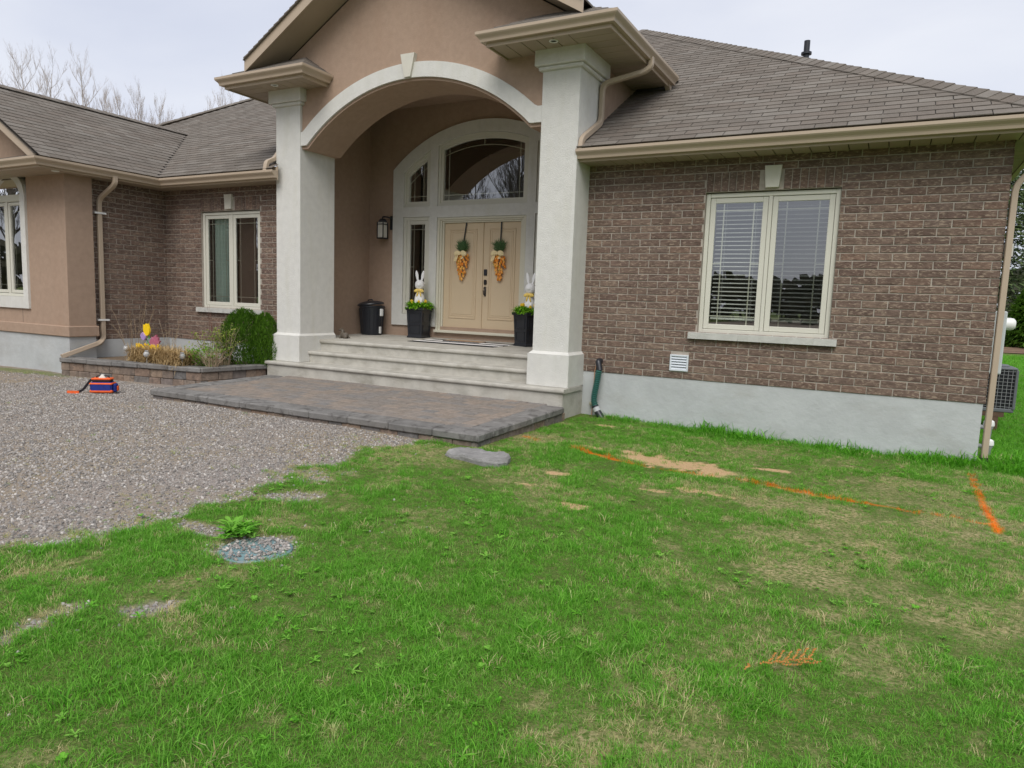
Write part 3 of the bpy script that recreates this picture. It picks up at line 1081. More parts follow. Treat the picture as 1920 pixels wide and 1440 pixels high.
# ---- garage wing: stucco front and corner pilaster, gable above
mb = MB()
mb.box(-14, -11.02, -2.11, -1.9, 0.24, 2.8).box(-11.02, -9.62, -2.11, -1.9, 0.24, 0.50)
mb.box(-9.62, -8.492, -2.11, -1.9, 0.24, 2.8).box(-8.70, -8.492, -1.9, -1.655, 0.24, 2.8)
mb.build('stucco_wall', STUC_B, house)
mb = MB()
for (x0, x1, y0, y1) in ((-14, -8.455, -2.150, -1.62),):
    mb.cbox(x0, x1, y0, y1, 0.064, 0.245, 0.012)
mb.build('base_band', STUC_B, house)
MB().box(-9.897, -9.889, -2.1115, -2.108, 0.25, 0.49).build('control_joint', BLACKM, house)
# front gable with rake board
mb = MB()
mb.prism([(-13.0, 2.80), (-8.6, 2.80), (-8.45, 2.98), (-10.68, 4.30), (-13.0, 2.95)], 1, -2.105, -1.95)
mb.build('gable_wall', STUC_B, house)


def rake(xa, za, xb, zb, y0, y1, h=0.15):
    """sloping board and the strip of soffit behind it"""
    mb = MB()
    mb.prism([(xa, za - h), (xb, zb - h), (xb, zb), (xa, za)], 1, y0, y0 + 0.02)
    mb.build('rake_board', TAN, house)
    mb = MB()
    mb.prism([(xa, za - h + 0.012), (xb, zb - h + 0.012), (xb, zb - h + 0.03), (xa, za - h + 0.03)], 1, y0 + 0.02, y1)
    mb.build('rake_soffit', TAN_S, house)
    mb = MB()
    mb.prism([(xa, za + 0.001), (xb, zb + 0.001), (xb, zb + 0.012), (xa, za + 0.012)], 1, y0 - 0.03, y1)
    mb.build('roof_edge', SHING, house)


rake(-8.36, 2.955, -10.68, 4.355, -2.60, -2.10)
rake(-13.0, 2.955, -10.68, 4.355, -2.60, -2.10)


def return_roof(x0, x1, yf, yb, z0, z1, hipl, hipr, sidel=True, sider=True):
    """small shingled apron over an eave return, in three courses"""
    mb = MB()
    n = 4
    for i in range(n):
        a, b = i / n, (i + 1) / n + 0.05
        ya, yb_ = yf + (yb - yf) * a, yf + (yb - yf) * b
        za, zb_ = z0 + (z1 - z0) * a + 0.012, z0 + (z1 - z0) * b
        la, lb = x0 + hipl * a, x0 + hipl * b
        ra, rb = x1 - hipr * a, x1 - hipr * b
        mb.add([(la, ya, za), (ra, ya, za), (rb, yb_, zb_), (lb, yb_, zb_), (la, ya, za - 0.02), (ra, ya, za - 0.02)], [(0, 1, 2, 3), (4, 5, 1, 0)])
        if hipr and sider: mb.add([(ra, ya, za), (ra, yb, za), (rb, yb, zb_), (rb, yb_, zb_), (ra, ya, za - 0.02), (ra, yb, za - 0.02)], [(0, 1, 2, 3), (4, 5, 1, 0)])
        if hipl and sidel: mb.add([(la, ya, za), (la, yb, za), (lb, yb, zb_), (lb, yb_, zb_), (la, ya, za - 0.02), (la, yb, za - 0.02)], [(0, 1, 2, 3), (4, 5, 1, 0)])
    mb.build('return_roof', SHING, house)


return_roof(-13.4, -8.12, -2.74, -2.10, 2.885, 3.10, 0, 0.36, sider=False)

# garage window: arched, pale surround
XC, RG = -10.32, 0.70
mb = MB()
mb.box(XC + 0.55, XC + 0.70, -2.150, -2.02, 0.50, 2.45).box(XC - 0.70, XC - 0.55, -2.150, -2.02, 0.50, 2.45).box(XC - 0.55, XC + 0.55, -2.149, -2.02, 0.50, 0.70)
xs = np.linspace(XC - 0.70, XC + 0.70, 33)
arc = lambda r, zc: (lambda x: zc + math.sqrt(max(0, r * r - (x - XC) ** 2)) * 0.62)
mb.strip(xs, lambda x: max(2.45, arc(0.55, 2.45)(x)), lambda x: arc(0.70, 2.45)(x) + 0.001, -2.150, -2.02)
mb.build('window_surround', STUC_W, house)
mb = MB()
ring(mb, XC - 0.548, XC + 0.548, 0.702, 2.40, 0.05, -2.09, -2.02)
mb.cbox(XC - 0.03, XC + 0.03, -2.09, -2.02, 0.75, 2.35, 0.004).cbox(XC - 0.548, XC + 0.548, -2.095, -2.02, 2.36, 2.47, 0.004)
gw = mb.build('window', CREAM, house)
for (a, b) in ((XC - 0.49, XC - 0.04), (XC + 0.04, XC + 0.49)):
    s = MB()
    ring(s, a, b, 0.76, 2.34, 0.055, -2.08, -2.03)
    s.build('sash', CREAM, gw)
    MB().add([(a + .05, -2.055, 0.81), (b - .05, -2.055, 0.81), (b - .05, -2.055, 2.29), (a + .05, -2.055, 2.29)], [(0, 1, 2, 3)]).build('pane', GLASS, gw)
    for xx in (a + 0.13, b - 0.142): MB().box(xx, xx + .012, -2.049, -2.044, 0.81, 2.29).build('muntin', CREAM2, gw)
    for zz in (0.90, 2.18): MB().box(a + .055, b - .055, -2.0485, -2.0445, zz, zz + .012).build('muntin', CREAM2, gw)
    MB().box(a + .055, a + .13, -2.0485, -2.0445, 1.55, 1.562).build('muntin', CREAM2, gw)
mb = MB()
n = 24
pv = [(XC - 0.55 + 1.1 * i / n, -2.055, 2.45 + math.sqrt(max(0, 0.55 ** 2 - (-0.55 + 1.1 * i / n) ** 2)) * 0.62) for i in range(n + 1)]
mb.add(pv + [(XC + 0.55, -2.055, 2.44), (XC - 0.55, -2.055, 2.44)], [tuple(range(n + 3))])
mb.build('pane', GLASS, gw)
MB().box(XC - 0.52, XC + 0.52, -2.049, -2.044, 2.53, 2.542).build('muntin', CREAM2, gw)
room(-13.5, -8.72, -1.89, 1.0, -0.1, 2.74)
mb = MB()
mb.box(-8.715, -8.705, -1.9, 1.0, 0.0, 2.74)
mb.build('inner_wall', DARKROOM, house)

# ------------------------------------------------------------------ entrance portico
PX = -2.77                          # centre line
PZ = 4.15                           # its soffit


def column(xc):
    x0, x1 = xc - 0.265, xc + 0.265
    c = MB().cbox(x0, x1, -0.460, 0.34, 0.22, 4.0, 0.006).build('column', STUC_W, house)
    b = MB().cbox(x0 - 0.042, x1 + 0.042, -0.525, 0.345, -0.199, 0.232, 0.006)
    b.prism([(x0 - 0.042, -0.525), (x1 + 0.042, -0.525), (x1 + 0.042, 0.344), (x0 - 0.042, 0.344)], 2, 0.2315, 0.2325)
    # sloped shoulder
    A = [(x0 - 0.036, -0.519, 0.230), (x1 + 0.036, -0.519, 0.230), (x1 + 0.036, 0.343, 0.230), (x0 - 0.036, 0.343, 0.230)]
    B = [(x0 - 0.001, -0.461, 0.270), (x1 + 0.001, -0.461, 0.270), (x1 + 0.001, 0.342, 0.270), (x0 - 0.001, 0.342, 0.270)]
    b.add(A + B, [(i, (i + 1) % 4, 4 + (i + 1) % 4, 4 + i) for i in range(4)])
    b.build('column_base', STUC_W, c)
    k = MB().cbox(x0 - 0.045, x1 + 0.045, -0.505, 0.35, 3.895, 3.945, 0.01).cbox(x0 - 0.085, x1 + 0.085, -0.545, 0.36, 3.945, 4.152, 0.008)
    k.build('capital', STUC_W, c)
    return c


column(-0.350)
column(-5.160)

# arched wall between and above the columns
AC, AZ = -2.78, 1.20


def arcz(r, xc=AC, zc=AZ):
    return lambda x: zc + math.sqrt(max(0.0, r * r - (x - xc) ** 2))


RK = 0.584                         # rake slope
GAB = lambda x: 6.02 - RK * abs(x - PX)
xs = np.concatenate([[-5.42], np.linspace(-4.765, -0.795, 61), [-0.09]])
mb = MB()
mb.strip(xs, lambda x: max(3.222, arcz(2.83)(x)), GAB, -0.410, 0.338)
mb.build('portico_wall', STUC_B, house)
# pale arch band
xa = np.linspace(AC - 2.05, AC + 2.05, 61)
xs = np.concatenate([[-4.894], xa, [-0.616]])
xs = np.unique(np.clip(np.concatenate([[-4.894, -4.775, -0.765, -0.616], np.linspace(-4.86, -0.68, 71)]), -4.894, -0.616))
mb = MB()
mb.strip(xs, lambda x: max(3.270, arcz(2.870)(x)), lambda x: max(3.478, arcz(3.080)(x)), -0.448, -0.405)
mb.build('arch_trim', STUC_W, house)
keystone(house, -2.785, 4.075, 4.395, 0.245, 0.105, -0.485, -0.40)

# recess behind: side walls, ceiling, door wall
XS = -2.93
mxx = lambda x: 2 * XS - x
YD = 1.95
MB().box(-5.60, -5.47, 0.339, 3.0, 0.10, 4.5).build('recess_wall', STUC_B, house)
MB().box(-0.20, -0.088, 0.339, 3.0, 0.10, 4.5).build('recess_wall', STUC_B, house)
MB().box(-5.60, -0.09, 0.339, 2.1, 4.42, 4.52).build('recess_ceiling', STUC_B, house)
DC, RO, RI = 1.24, 2.83, 2.62
so = arcz(RO - 0.02, XS, DC)
mb = MB()
mb.box(-5.47, -4.85, YD, YD + 0.12, 0.10, 4.42).box(mxx(-4.85), -0.16, YD, YD + 0.12, 0.10, 4.42)
mb.strip(np.linspace(-4.85, mxx(-4.85), 41), lambda x: so(x), lambda x: 4.42, YD, YD + 0.12)
mb.box(-4.85, mxx(-4.85), YD, YD + 0.10, 0.10, 0.41)
mb.build('door_wall', STUC_B, house)
# pale surround
y0, y1 = YD - 0.045, YD + 0.06
so2, si2 = arcz(RO, XS, DC), arcz(RI, XS, DC)
mb = MB()
for f in (lambda a, b: (a, b), lambda a, b: (mxx(b), mxx(a))):
    a, b = f(-4.87, -4.625)
    mb.strip(np.linspace(a, b, 5), lambda x: 0.40, so2, y0, y1)
    a, b = f(-4.02, -3.855)
    mb.box(a, b, y0, y1, 0.40, 3.50)
    a, b = f(-4.625, -4.02)
    mb.box(a, b, y0, y1, 0.40, 0.615).box(a, b, y0, y1, 2.425, 2.61)
mb.box(-3.855, mxx(-3.855), y0, y1, 2.405, 2.61)
mb.strip(np.linspace(-4.625, mxx(-4.625), 61), si2, so2, y0, y1)
for a in (-4.02, mxx(-3.855)):
    mb.strip(np.linspace(a, a + 0.165, 4), lambda x: 3.50, si2, y0, y1)
mb.build('entry_surround', STUC_W, house)


def arched_light(x0, x1, z0, rtop, name, bars):
    """fixed light under the arch: frame, pane, bars"""
    xs = np.linspace(x0, x1, 25)
    t0, t1, t2 = arcz(rtop, XS, DC), arcz(rtop - 0.05, XS, DC), arcz(rtop - 0.10, XS, DC)
    mb = MB()
    ya, yb = YD - 0.020, YD + 0.05
    mb.strip(xs, t1, t0, ya, yb)
    mb.strip(np.linspace(x0, x0 + 0.045, 3), lambda x: z0, t1, ya, yb).strip(np.linspace(x1 - 0.045, x1, 3), lambda x: z0, t1, ya, yb)
    mb.box(x0 + 0.045, x1 - 0.045, ya, yb, z0, z0 + 0.045)
    w = mb.build(name, CREAM, house)
    a, b = x0 + 0.045, x1 - 0.045
    s = MB()
    s.strip(np.linspace(a, b, 25), t2, t1, ya + 0.015, yb)
    s.strip(np.linspace(a, a + 0.05, 3), lambda x: z0 + 0.045, t2, ya + 0.015, yb).strip(np.linspace(b - 0.05, b, 3), lambda x: z0 + 0.045, t2, ya + 0.015, yb)
    s.box(a + 0.05, b - 0.05, ya + 0.015, yb, z0 + 0.045, z0 + 0.095)
    s.build('sash', CREAM, w)
    a, b = a + 0.045, b - 0.045
    p = MB()
    pts = [(x, YD + 0.03, t2(x) + 0.005) for x in np.linspace(a, b, 25)]
    p.add(pts + [(b, YD + 0.03, z0 + 0.09), (a, YD + 0.03, z0 + 0.09)], [tuple(range(27))])
    p.build('pane', GLASS, w)
    q = 0.10
    yb0 = YD + 0.036
    if bars[0]: MB().strip([a + q, a + q + .012], lambda x: z0 + 0.09, t2, yb0, yb0 + .005).build('muntin', CREAM2, w)
    if bars[1]: MB().strip([b - q - .012, b - q], lambda x: z0 + 0.09, t2, yb0, yb0 + .005).build('muntin', CREAM2, w)
    MB().box(a, b, yb0 + .0005, yb0 + .0055, z0 + 0.09 + q, z0 + 0.102 + q).build('muntin', CREAM2, w)
    t3, t4 = arcz(rtop - 0.10 - q, XS, DC), arcz(rtop - 0.112 - q, XS, DC)
    MB().strip(np.linspace(a, b, 25), t4, t3, yb0 + .0005, yb0 + .0055).build('muntin', CREAM2, w)
    xm = (a + b) / 2
    if bars[2]: MB().box(xm - .006, xm + .006, yb0 + .0008, yb0 + .0052, t3(xm), t2(xm)).build('muntin', CREAM2, w)
    return w


arched_light(-4.623, -4.022, 2.612, RI - 0.004, 'window', (1, 1, 0))
arched_light(mxx(-4.022), mxx(-4.623), 2.612, RI - 0.004, 'window', (1, 1, 0))
arched_light(-3.853, mxx(-3.853), 2.612, RI - 0.004, 'window', (1, 1, 1))


def sidelight(x0, x1):
    mb = MB()
    ring(mb, x0, x1, 0.617, 2.423, 0.06, YD - 0.02, YD + 0.05)
    w = mb.build('window', CREAM, house)
    s = MB()
    ring(s, x0 + 0.06, x1 - 0.06, 0.677, 2.363, 0.07, YD, YD + 0.05)
    s.build('sash', CREAM, w)
    a, b, c, d = x0 + 0.125, x1 - 0.125, 0.742, 2.298
    MB().add([(a, YD + .03, c), (b, YD + .03, c), (b, YD + .03, d), (a, YD + .03, d)], [(0, 1, 2, 3)]).build('pane', GLASS, w)
    yb0 = YD + 0.036
    for xx in (a + 0.07, b - 0.082): MB().box(xx, xx + .012, yb0, yb0 + .005, c, d).build('muntin', CREAM2, w)
    for zz in (c + 0.09, d - 0.10): MB().box(a, b, yb0 + .0005, yb0 + .0055, zz, zz + .012).build('muntin', CREAM2, w)
    for (p, q) in ((a, a + .07), (b - .07, b)): MB().box(p, q, yb0 + .0005, yb0 + .0055, 1.50, 1.512).build('muntin', CREAM2, w)


sidelight(-4.622, -4.023)
sidelight(mxx(-4.023), mxx(-4.622))
room(-4.9, -0.9, YD + 0.14, 5.5, 0.2, 4.3)

# double door
mb = MB()
for i, (w, ya) in enumerate(((0.05, YD - 0.035), (0.04, YD - 0.015), (0.035, YD + 0.010))):
    o = [0, 0.05, 0.09][i]
    a, b, z1 = -3.852 + o, mxx(-3.852) - o, 2.402 - o * 0.75
    mb.cbox(a, a + w, ya, YD + 0.09, 0.335, z1, 0.006).cbox(b - w, b, ya, YD + 0.09, 0.335, z1, 0.006).cbox(a + w, b - w, ya, YD + 0.09, z1 - w * 0.75, z1, 0.006)
mb.cbox(-3.86, mxx(-3.86), YD - 0.09, YD + 0.09, 0.300, 0.350, 0.008)
frame = mb.build('door_frame', CREAM2, house)


def door(x0, x1, hinge):
    y = YD + 0.05
    d = MB().cbox(x0 + 0.003, x1 - 0.003, y, y + 0.045, 0.358, 2.305, 0.003).build('door', DOORM, house)
    a, b, c, e = x0 + 0.125, x1 - 0.125, 0.575, 2.190
    p = MB()
    for (o, w, hgt) in ((0.0, 0.020, 0.014), (0.045, 0.014, 0.008)):
        ring(p, a + o, b - o, c + o, e - o, w, y - hgt, y + 0.01, 0.005)
    p.cbox(a + 0.075, b - 0.075, y - 0.006, y + 0.01, c + 0.075, e - 0.075, 0.005)
    p.build('door_panel', DOORM, d)
    return d


XD = -2.905
dl = door(-3.742, XD - 0.002, 0)
dr = door(XD + 0.002, mxx(-3.742) - 0.001, 1)
MB().cbox(XD - 0.028, XD + 0.012, YD + 0.028, YD + 0.049, 0.358, 2.303, 0.004).build('astragal', DOORM, dl)
MB().cbox(XD + 0.035, XD + 0.100, YD + 0.028, YD + 0.0495, 1.365, 1.475, 0.006).build('keypad', BLACKP, dr)
MB().cbox(XD + 0.040, XD + 0.100, YD + 0.034, YD + 0.0495, 1.20, 1.29, 0.012).lathe([(0.022, 0), (0.020, 0.012)], (0, 0, 0), 12).build('deadbolt', BRONZE, dr) if False else MB().cbox(XD + 0.040, XD + 0.098, YD + 0.030, YD + 0.0495, 1.20, 1.29, 0.014).build('deadbolt', BRONZE, dr)
hb = MB().cbox(XD + 0.052, XD + 0.088, YD + 0.036, YD + 0.0495, 0.99, 1.17, 0.010)
hb.tube([(XD + 0.07, YD + 0.04, 1.155), (XD + 0.07, YD - 0.005, 1.145), (XD + 0.07, YD - 0.015, 1.09), (XD + 0.07, YD - 0.010, 1.03), (XD + 0.07, YD + 0.04, 1.005)], 0.009, 8)
hb.build('door_handle', BRONZE, dr, smooth=True)

# portico eaves: returns at the front corners, side eaves, gutters
YE = -0.955
XR, XL = 0.490, -6.030            # fascia lines of the side eaves
RL, RR = -4.35, -1.19             # inner ends of the front returns
gutter([(RR, -0.42, PZ + 0.012), (RR, YE, PZ + 0.012), (XR, YE, PZ + 0.012), (XR, 1.58, PZ + 0.012)], [(-1, 0, 0), (-1, -1, 0), (1, -1, 0), (1, 0, 0)])
gutter([(RL, -0.42, PZ + 0.012), (RL, YE, PZ + 0.012), (XL, YE, PZ + 0.012), (XL, 1.2, PZ + 0.012)], [(1, 0, 0), (1, -1, 0), (-1, -1, 0), (-1, 0, 0)])
for (x0, x1, xw) in ((RR, XR, -0.09), (XL, RL, -5.42)):
    mb = MB()
    mb.box(x0 + 0.002, x1 - 0.002, YE + 0.002, YE + 0.022, PZ - 0.035, PZ + 0.13)
    if x0 == RR: mb.box(x0 + 0.002, x0 + 0.022, YE + 0.022, -0.412, PZ - 0.035, PZ + 0.13).box(x1 - 0.022, x1 - 0.002, YE + 0.022, 1.56, PZ - 0.035, PZ + 0.13)
    else: mb.box(x1 - 0.022, x1 - 0.002, YE + 0.022, -0.412, PZ - 0.035, PZ + 0.13).box(x0 + 0.002, x0 + 0.022, YE + 0.022, 1.2, PZ - 0.035, PZ + 0.13)
    mb.build('fascia', TAN, house)
soffit_boards(RR + 0.024, -0.086, YE + 0.024, -0.408, PZ - 0.012, 'x')
soffit_boards(-0.084, XR - 0.024, YE + 0.024, 1.50, PZ - 0.012, 'y')
soffit_boards(-5.424, RL - 0.024, YE + 0.024, -0.408, PZ - 0.012, 'x')
soffit_boards(XL + 0.024, -5.426, YE + 0.024, 1.2, PZ - 0.012, 'y')
mb = MB()
mb.prism([(1.58, 4.02), (1.40, 4.16), (1.58, 4.16)], 0, XR - 0.06, XR + 0.01)
mb.build('fascia_end', TAN, house)
return_roof(RR - 0.08, XR + 0.07, YE - 0.075, -0.405, PZ + 0.13, PZ + 0.47, 0.55, 0.60)
return_roof(XL - 0.07, RL + 0.08, YE - 0.075, -0.405, PZ + 0.13, PZ + 0.47, 0.60, 0.55)
# side walls of the portico above the main roof
MB().box(-0.087, -0.075, 0.02, 2.0, 2.9, 2.93).build('flashing', TAN, house)
# gable roof
YK = -0.90
zt = lambda x: 6.195 - RK * abs(x - PX)
for (xa, s) in ((XL - 0.03, 1), (XR + 0.03, -1)):
    rake(xa + s * 0.42, zt(xa + s * 0.42), PX, zt(PX), YK, -0.41, 0.165)
    mb = MB()
    n = 30
    for i in range(n):                      # courses seen on edge along the rake
        a, b = i / n, (i + 1) / n
        x0, x1 = xa + (PX - xa) * a, xa + (PX - xa) * b
        z0, z1 = zt(x0) + 0.034, zt(x1) + 0.020
        yk = YK - 0.035 if abs(x0 - xa) > 0.40 else -0.42
        mb.add([(x0, yk, z0 - .02), (x1, yk, z1 - .02), (x1, yk, z1), (x0, yk, z0), (x0, 4.5, z0 - .02), (x1, 4.5, z1 - .02), (x1, 4.5, z1), (x0, 4.5, z0)],
               [(0, 1, 2, 3), (3, 2, 6, 7), (0, 4, 5, 1), (0, 3, 7, 4), (1, 5, 6, 2)])
    mb.build('roof', SHING, house)
for x in (-0.33, -5.12):
    p = MB().lathe([(0.058, 0.0), (0.058, -0.008), (0.048, -0.012), (0.040, -0.006), (0.038, 0.0)], (x, -0.77, PZ - 0.014), 18).build('soffit_light', WHITEP, house, smooth=True)
MB().lathe([(0.058, 0.0), (0.058, -0.008), (0.048, -0.012), (0.040, -0.006), (0.038, 0.0)], (-8.38, -2.3, 2.7455), 18).build('soffit_light', WHITEP, house, smooth=True)


# downspouts
def smooth_path(P, k=0.30, n=5):
    P = [Vector(p) for p in P]
    o = [P[0]]
    for i in range(1, len(P) - 1):
        a, b, c = P[i - 1], P[i], P[i + 1]
        d1, d2 = min(0.09, (a - b).length * k), min(0.09, (c - b).length * k)
        p0, p1 = b + (a - b).normalized() * d1, b + (c - b).normalized() * d2
        for j in range(n + 1):
            t = j / n
            o.append(p0 * (1 - t) ** 2 + b * 2 * t * (1 - t) + p1 * t * t)
    o.append(P[-1])
    return o


def downspout(P, side, name='downspout', w=0.038, d=0.030):
    prof = [(-w, -d + .008), (-w + .008, -d), (-w * .3, -d), (-w * .25, -d + .006), (w * .25, -d + .006), (w * .3, -d), (w - .008, -d), (w, -d + .008), (w, d - .008), (w - .008, d), (-w + .008, d), (-w, d - .008)]
    return MB().sweep(smooth_path(P), prof, side).build(name, TAN, house)


d1 = downspout([(-8.15, -1.46, 2.80), (-8.15, -1.46, 2.66), (-8.555, -1.50, 2.42), (-8.555, -1.50, 0.02), (-8.44, -1.62, -0.04), (-8.40, -2.30, -0.25)], (0, 1, 0))
for z in (2.17, 0.33): MB().box(-8.600, -8.515, -1.60, -1.40, z, z + 0.03).build('strap', WHITEP, d1)
d2 = downspout([(0.545, 0.42, 4.20), (0.545, 0.42, 4.08), (0.46, 0.40, 4.02), (-0.040, 0.20, 3.86), (-0.040, 0.20, 3.36), (-0.050, -0.40, 3.02), (-0.050, -0.44, 2.86)], (0, 1, 0.0))
d3 = downspout([(4.92, 0.07, 2.80), (4.92, 0.07, 2.62), (4.655, 0.07, 2.30), (4.655, 0.07, -0.60)], (0, 1, 0))
MB().box(4.62, 4.695, 0.03, 0.11, -0.70, -0.585).build('boot', BLACKP, d3)
downspout([(-5.47, -0.30, 3.30), (-5.455, -0.46, 3.10), (-5.455, -0.63, 3.02), (-5.455, -0.66, 2.87)], (1, 0, 0))

# ------------------------------------------------------------------ steps and porch floor
steps = thing('front_steps', (-2.75, -0.3, -0.6), 'weathered concrete front steps and porch floor between the pale pillars', 'steps')


def nosed(x0, x1, y0, y1, z, name, extra=None):
    """tread slab with rounded nosing"""
    pr = [(y1, z - 0.055), (y0 + 0.012, z - 0.055), (y0 + 0.003, z - 0.045), (y0, z - 0.03), (y0 + 0.003, z - 0.012), (y0 + 0.014, z), (y1, z)]
    mb = MB()
    mb.prism(pr, 0, x0, x1)
    return mb.build(name, CONC, steps)


def uneven_riser(x0, x1, y0, y1, z0, z1):
    mb = MB()
    n = 40
    for i in range(n):
        a, b = x0 + (x1 - x0) * i / n, x0 + (x1 - x0) * (i + 1) / n
        ja, jb = 0.004 * math.sin(i * 1.7) + 0.003 * math.sin(i * 4.1), 0.004 * math.sin((i + 1) * 1.7) + 0.003 * math.sin((i + 1) * 4.1)
        mb.add([(a, y0 + ja, z0), (b, y0 + jb, z0), (b, y0 + jb * .4, z1), (a, y0 + ja * .4, z1), (a, y1, z0), (b, y1, z0), (b, y1, z1), (a, y1, z1)],
               [(0, 1, 2, 3), (0, 4, 5, 1), (3, 2, 6, 7)] + ([(0, 3, 7, 4)] if i == 0 else []) + ([(1, 5, 6, 2)] if i == n - 1 else []))
    return mb.build('riser', CONC, steps)


nosed(-5.475, -0.025, -0.685, -0.05, -0.2, 'tread')
uneven_riser(-5.445, -0.05, -0.650, 0.30, -0.75, -0.2555)
nosed(-4.852, -0.657, -0.325, 0.1, -0.018, 'tread')
uneven_riser(-4.85, -0.659, -0.290, 0.1, -0.2005, -0.0735)
pr = [(2.0, 0.02), (-0.045, 0.110), (-0.055, 0.120), (-0.058, 0.137), (-0.055, 0.154), (-0.044, 0.166), (2.0, 0.198)]
MB().prism(pr, 0, -4.852, -0.657).build('porch_floor', CONC, steps)
uneven_riser(-4.85, -0.659, -0.025, 0.3, -0.0185, 0.1095)
MB().add([(-5.47, 0.346, 0.1720), (-4.853, 0.346, 0.1720), (-4.853, 1.99, 0.1975), (-5.47, 1.99, 0.1975)], [(0, 1, 2, 3)]).build('porch_floor', CONC, steps)
MB().add([(-0.656, 0.346, 0.1720), (-0.16, 0.346, 0.1720), (-0.16, 1.99, 0.1975), (-0.656, 1.99, 0.1975)], [(0, 1, 2, 3)]).build('porch_floor', CONC, steps)
PF = lambda y: 0.166 + 0.0157 * (y + 0.044)

# ------------------------------------------------------------------ paver landing
PLX0, PLX1, PLY0, PLY1 = -5.26, 0.03, -2.90, -0.66
pz = lambda y: -0.412 - 0.02 * (-0.66 - y)
TILT = math.atan(0.02)
landing = thing('paver_landing', (-2.6, -1.8, -0.6), 'low paved landing of grey and tan pavers before the steps', 'landing')
MB().prism([(PLY0 + 0.06, -0.95), (PLY1 + 0.03, -0.95), (PLY1 + 0.03, -0.455), (PLY0 + 0.06, -0.500)], 0, PLX0 + 0.06, PLX1 - 0.06).build('bedding', M('jointing_sand', (0.15, 0.135, 0.115), 0.95, 0.2, 20), landing)


def slab_piece(name, mat, x0, x1, y0, y1, t, parent, zf=pz, lift=0.0, c=0.008, yaw=0.0):
    w, d = x1 - x0, y1 - y0
    key = (name, round(w, 3), round(d, 3), t)
    if key not in SLABS: SLABS[key] = MB().cbox(-w / 2, w / 2, -d / 2, d / 2, -t, 0, c).mesh(name, mat)
    xc, yc = (x0 + x1) / 2, (y0 + y1) / 2
    return put(name, SLABS[key], parent, Matrix.Translation((xc, yc, zf(yc) + lift + random.uniform(-.002, .002))) @ Matrix.Rotation(TILT + random.uniform(-.004, .004), 4, 'X') @ Matrix.Rotation(random.uniform(-.006, .006), 4, 'Y') @ Matrix.Rotation(yaw + random.uniform(-.003, .003), 4, 'Z'))


SLABS = {}
n = 9
cw = (PLX1 - PLX0) / n
for i in range(n): slab_piece('coping_slab', COPE, PLX0 + i * cw + .003, PLX0 + (i + 1) * cw - .003, PLY0, PLY0 + 0.30, 0.085, landing, lift=0.004, c=0.014)
for k in range(4):
    a = PLY0 + 0.30 + k * (PLY1 - PLY0 - 0.30 - (0.10)) / 4
    b = PLY0 + 0.30 + (k + 1) * (PLY1 - PLY0 - 0.30 - (0.10)) / 4
    slab_piece('coping_slab', COPE, PLX1 - 0.30, PLX1, a + .003, b - .003, 0.085, landing, lift=0.004, c=0.014)
    slab_piece('coping_slab', COPE, PLX0, PLX0 + 0.30, a + .003, b - .003, 0.085, landing, lift=0.004, c=0.014)
yy = PLY0 + 0.303
row = 0
while yy < PLY1 - 0.03:
    h = (0.155, 0.155, 0.205)[row % 3]
    h = min(h, PLY1 + 0.02 - yy)
    x = PLX0 + 0.303 - random.uniform(0, 0.16)
    while x < PLX1 - 0.303:
        w = random.choice((0.155, 0.205, 0.205, 0.255))
        a, b = max(x, PLX0 + 0.303), min(x + w, PLX1 - 0.303)
        if b - a > 0.04: slab_piece('paver', PAVER, a + .003, b - .003, yy + .003, yy + h - .003, 0.06, landing, lift=-0.002, c=0.006)
        x += w
    yy += h
    row += 1
# blocks under the coping
for (a0, a1, fix, axis) in ((PLX0 + .03, PLX1 - .03, PLY0 + 0.028, 'x'), (PLY0 + .03, PLY1, PLX1 - 0.03, 'y'), (PLY0 + .03, PLY1, PLX0 + 0.03, 'y')):
    x = a0
    while x < a1 - 0.05:
        w = random.choice((0.20, 0.24, 0.28))
        b = min(x + w, a1)
        zt_ = pz(PLY0) - 0.083 if axis == 'x' else pz((x + b) / 2) - 0.087
        if axis == 'x': q = MB().cbox(x + .003, b - .003, fix, fix + 0.12, zt_ - 0.18, zt_, 0.007)
        else:
            s = -1 if fix > -2 else 1
            q = MB().cbox(min(fix, fix + s * .12), max(fix, fix + s * .12), x + .003, b - .003, zt_ - 0.18, zt_, 0.007)
        q.build('edge_block', BLOCK, landing)
        x = b

# ------------------------------------------------------------------ planting bed with block wall
bedw = thing('planter_wall', (-6.9, -1.9, -0.6), 'low grey block retaining wall with dark stained capstones round the flower bed', 'retaining wall')
BZ = -0.27
BP = [(-8.46, -2.30), (-5.68, -1.75), (-5.49, -0.62)]


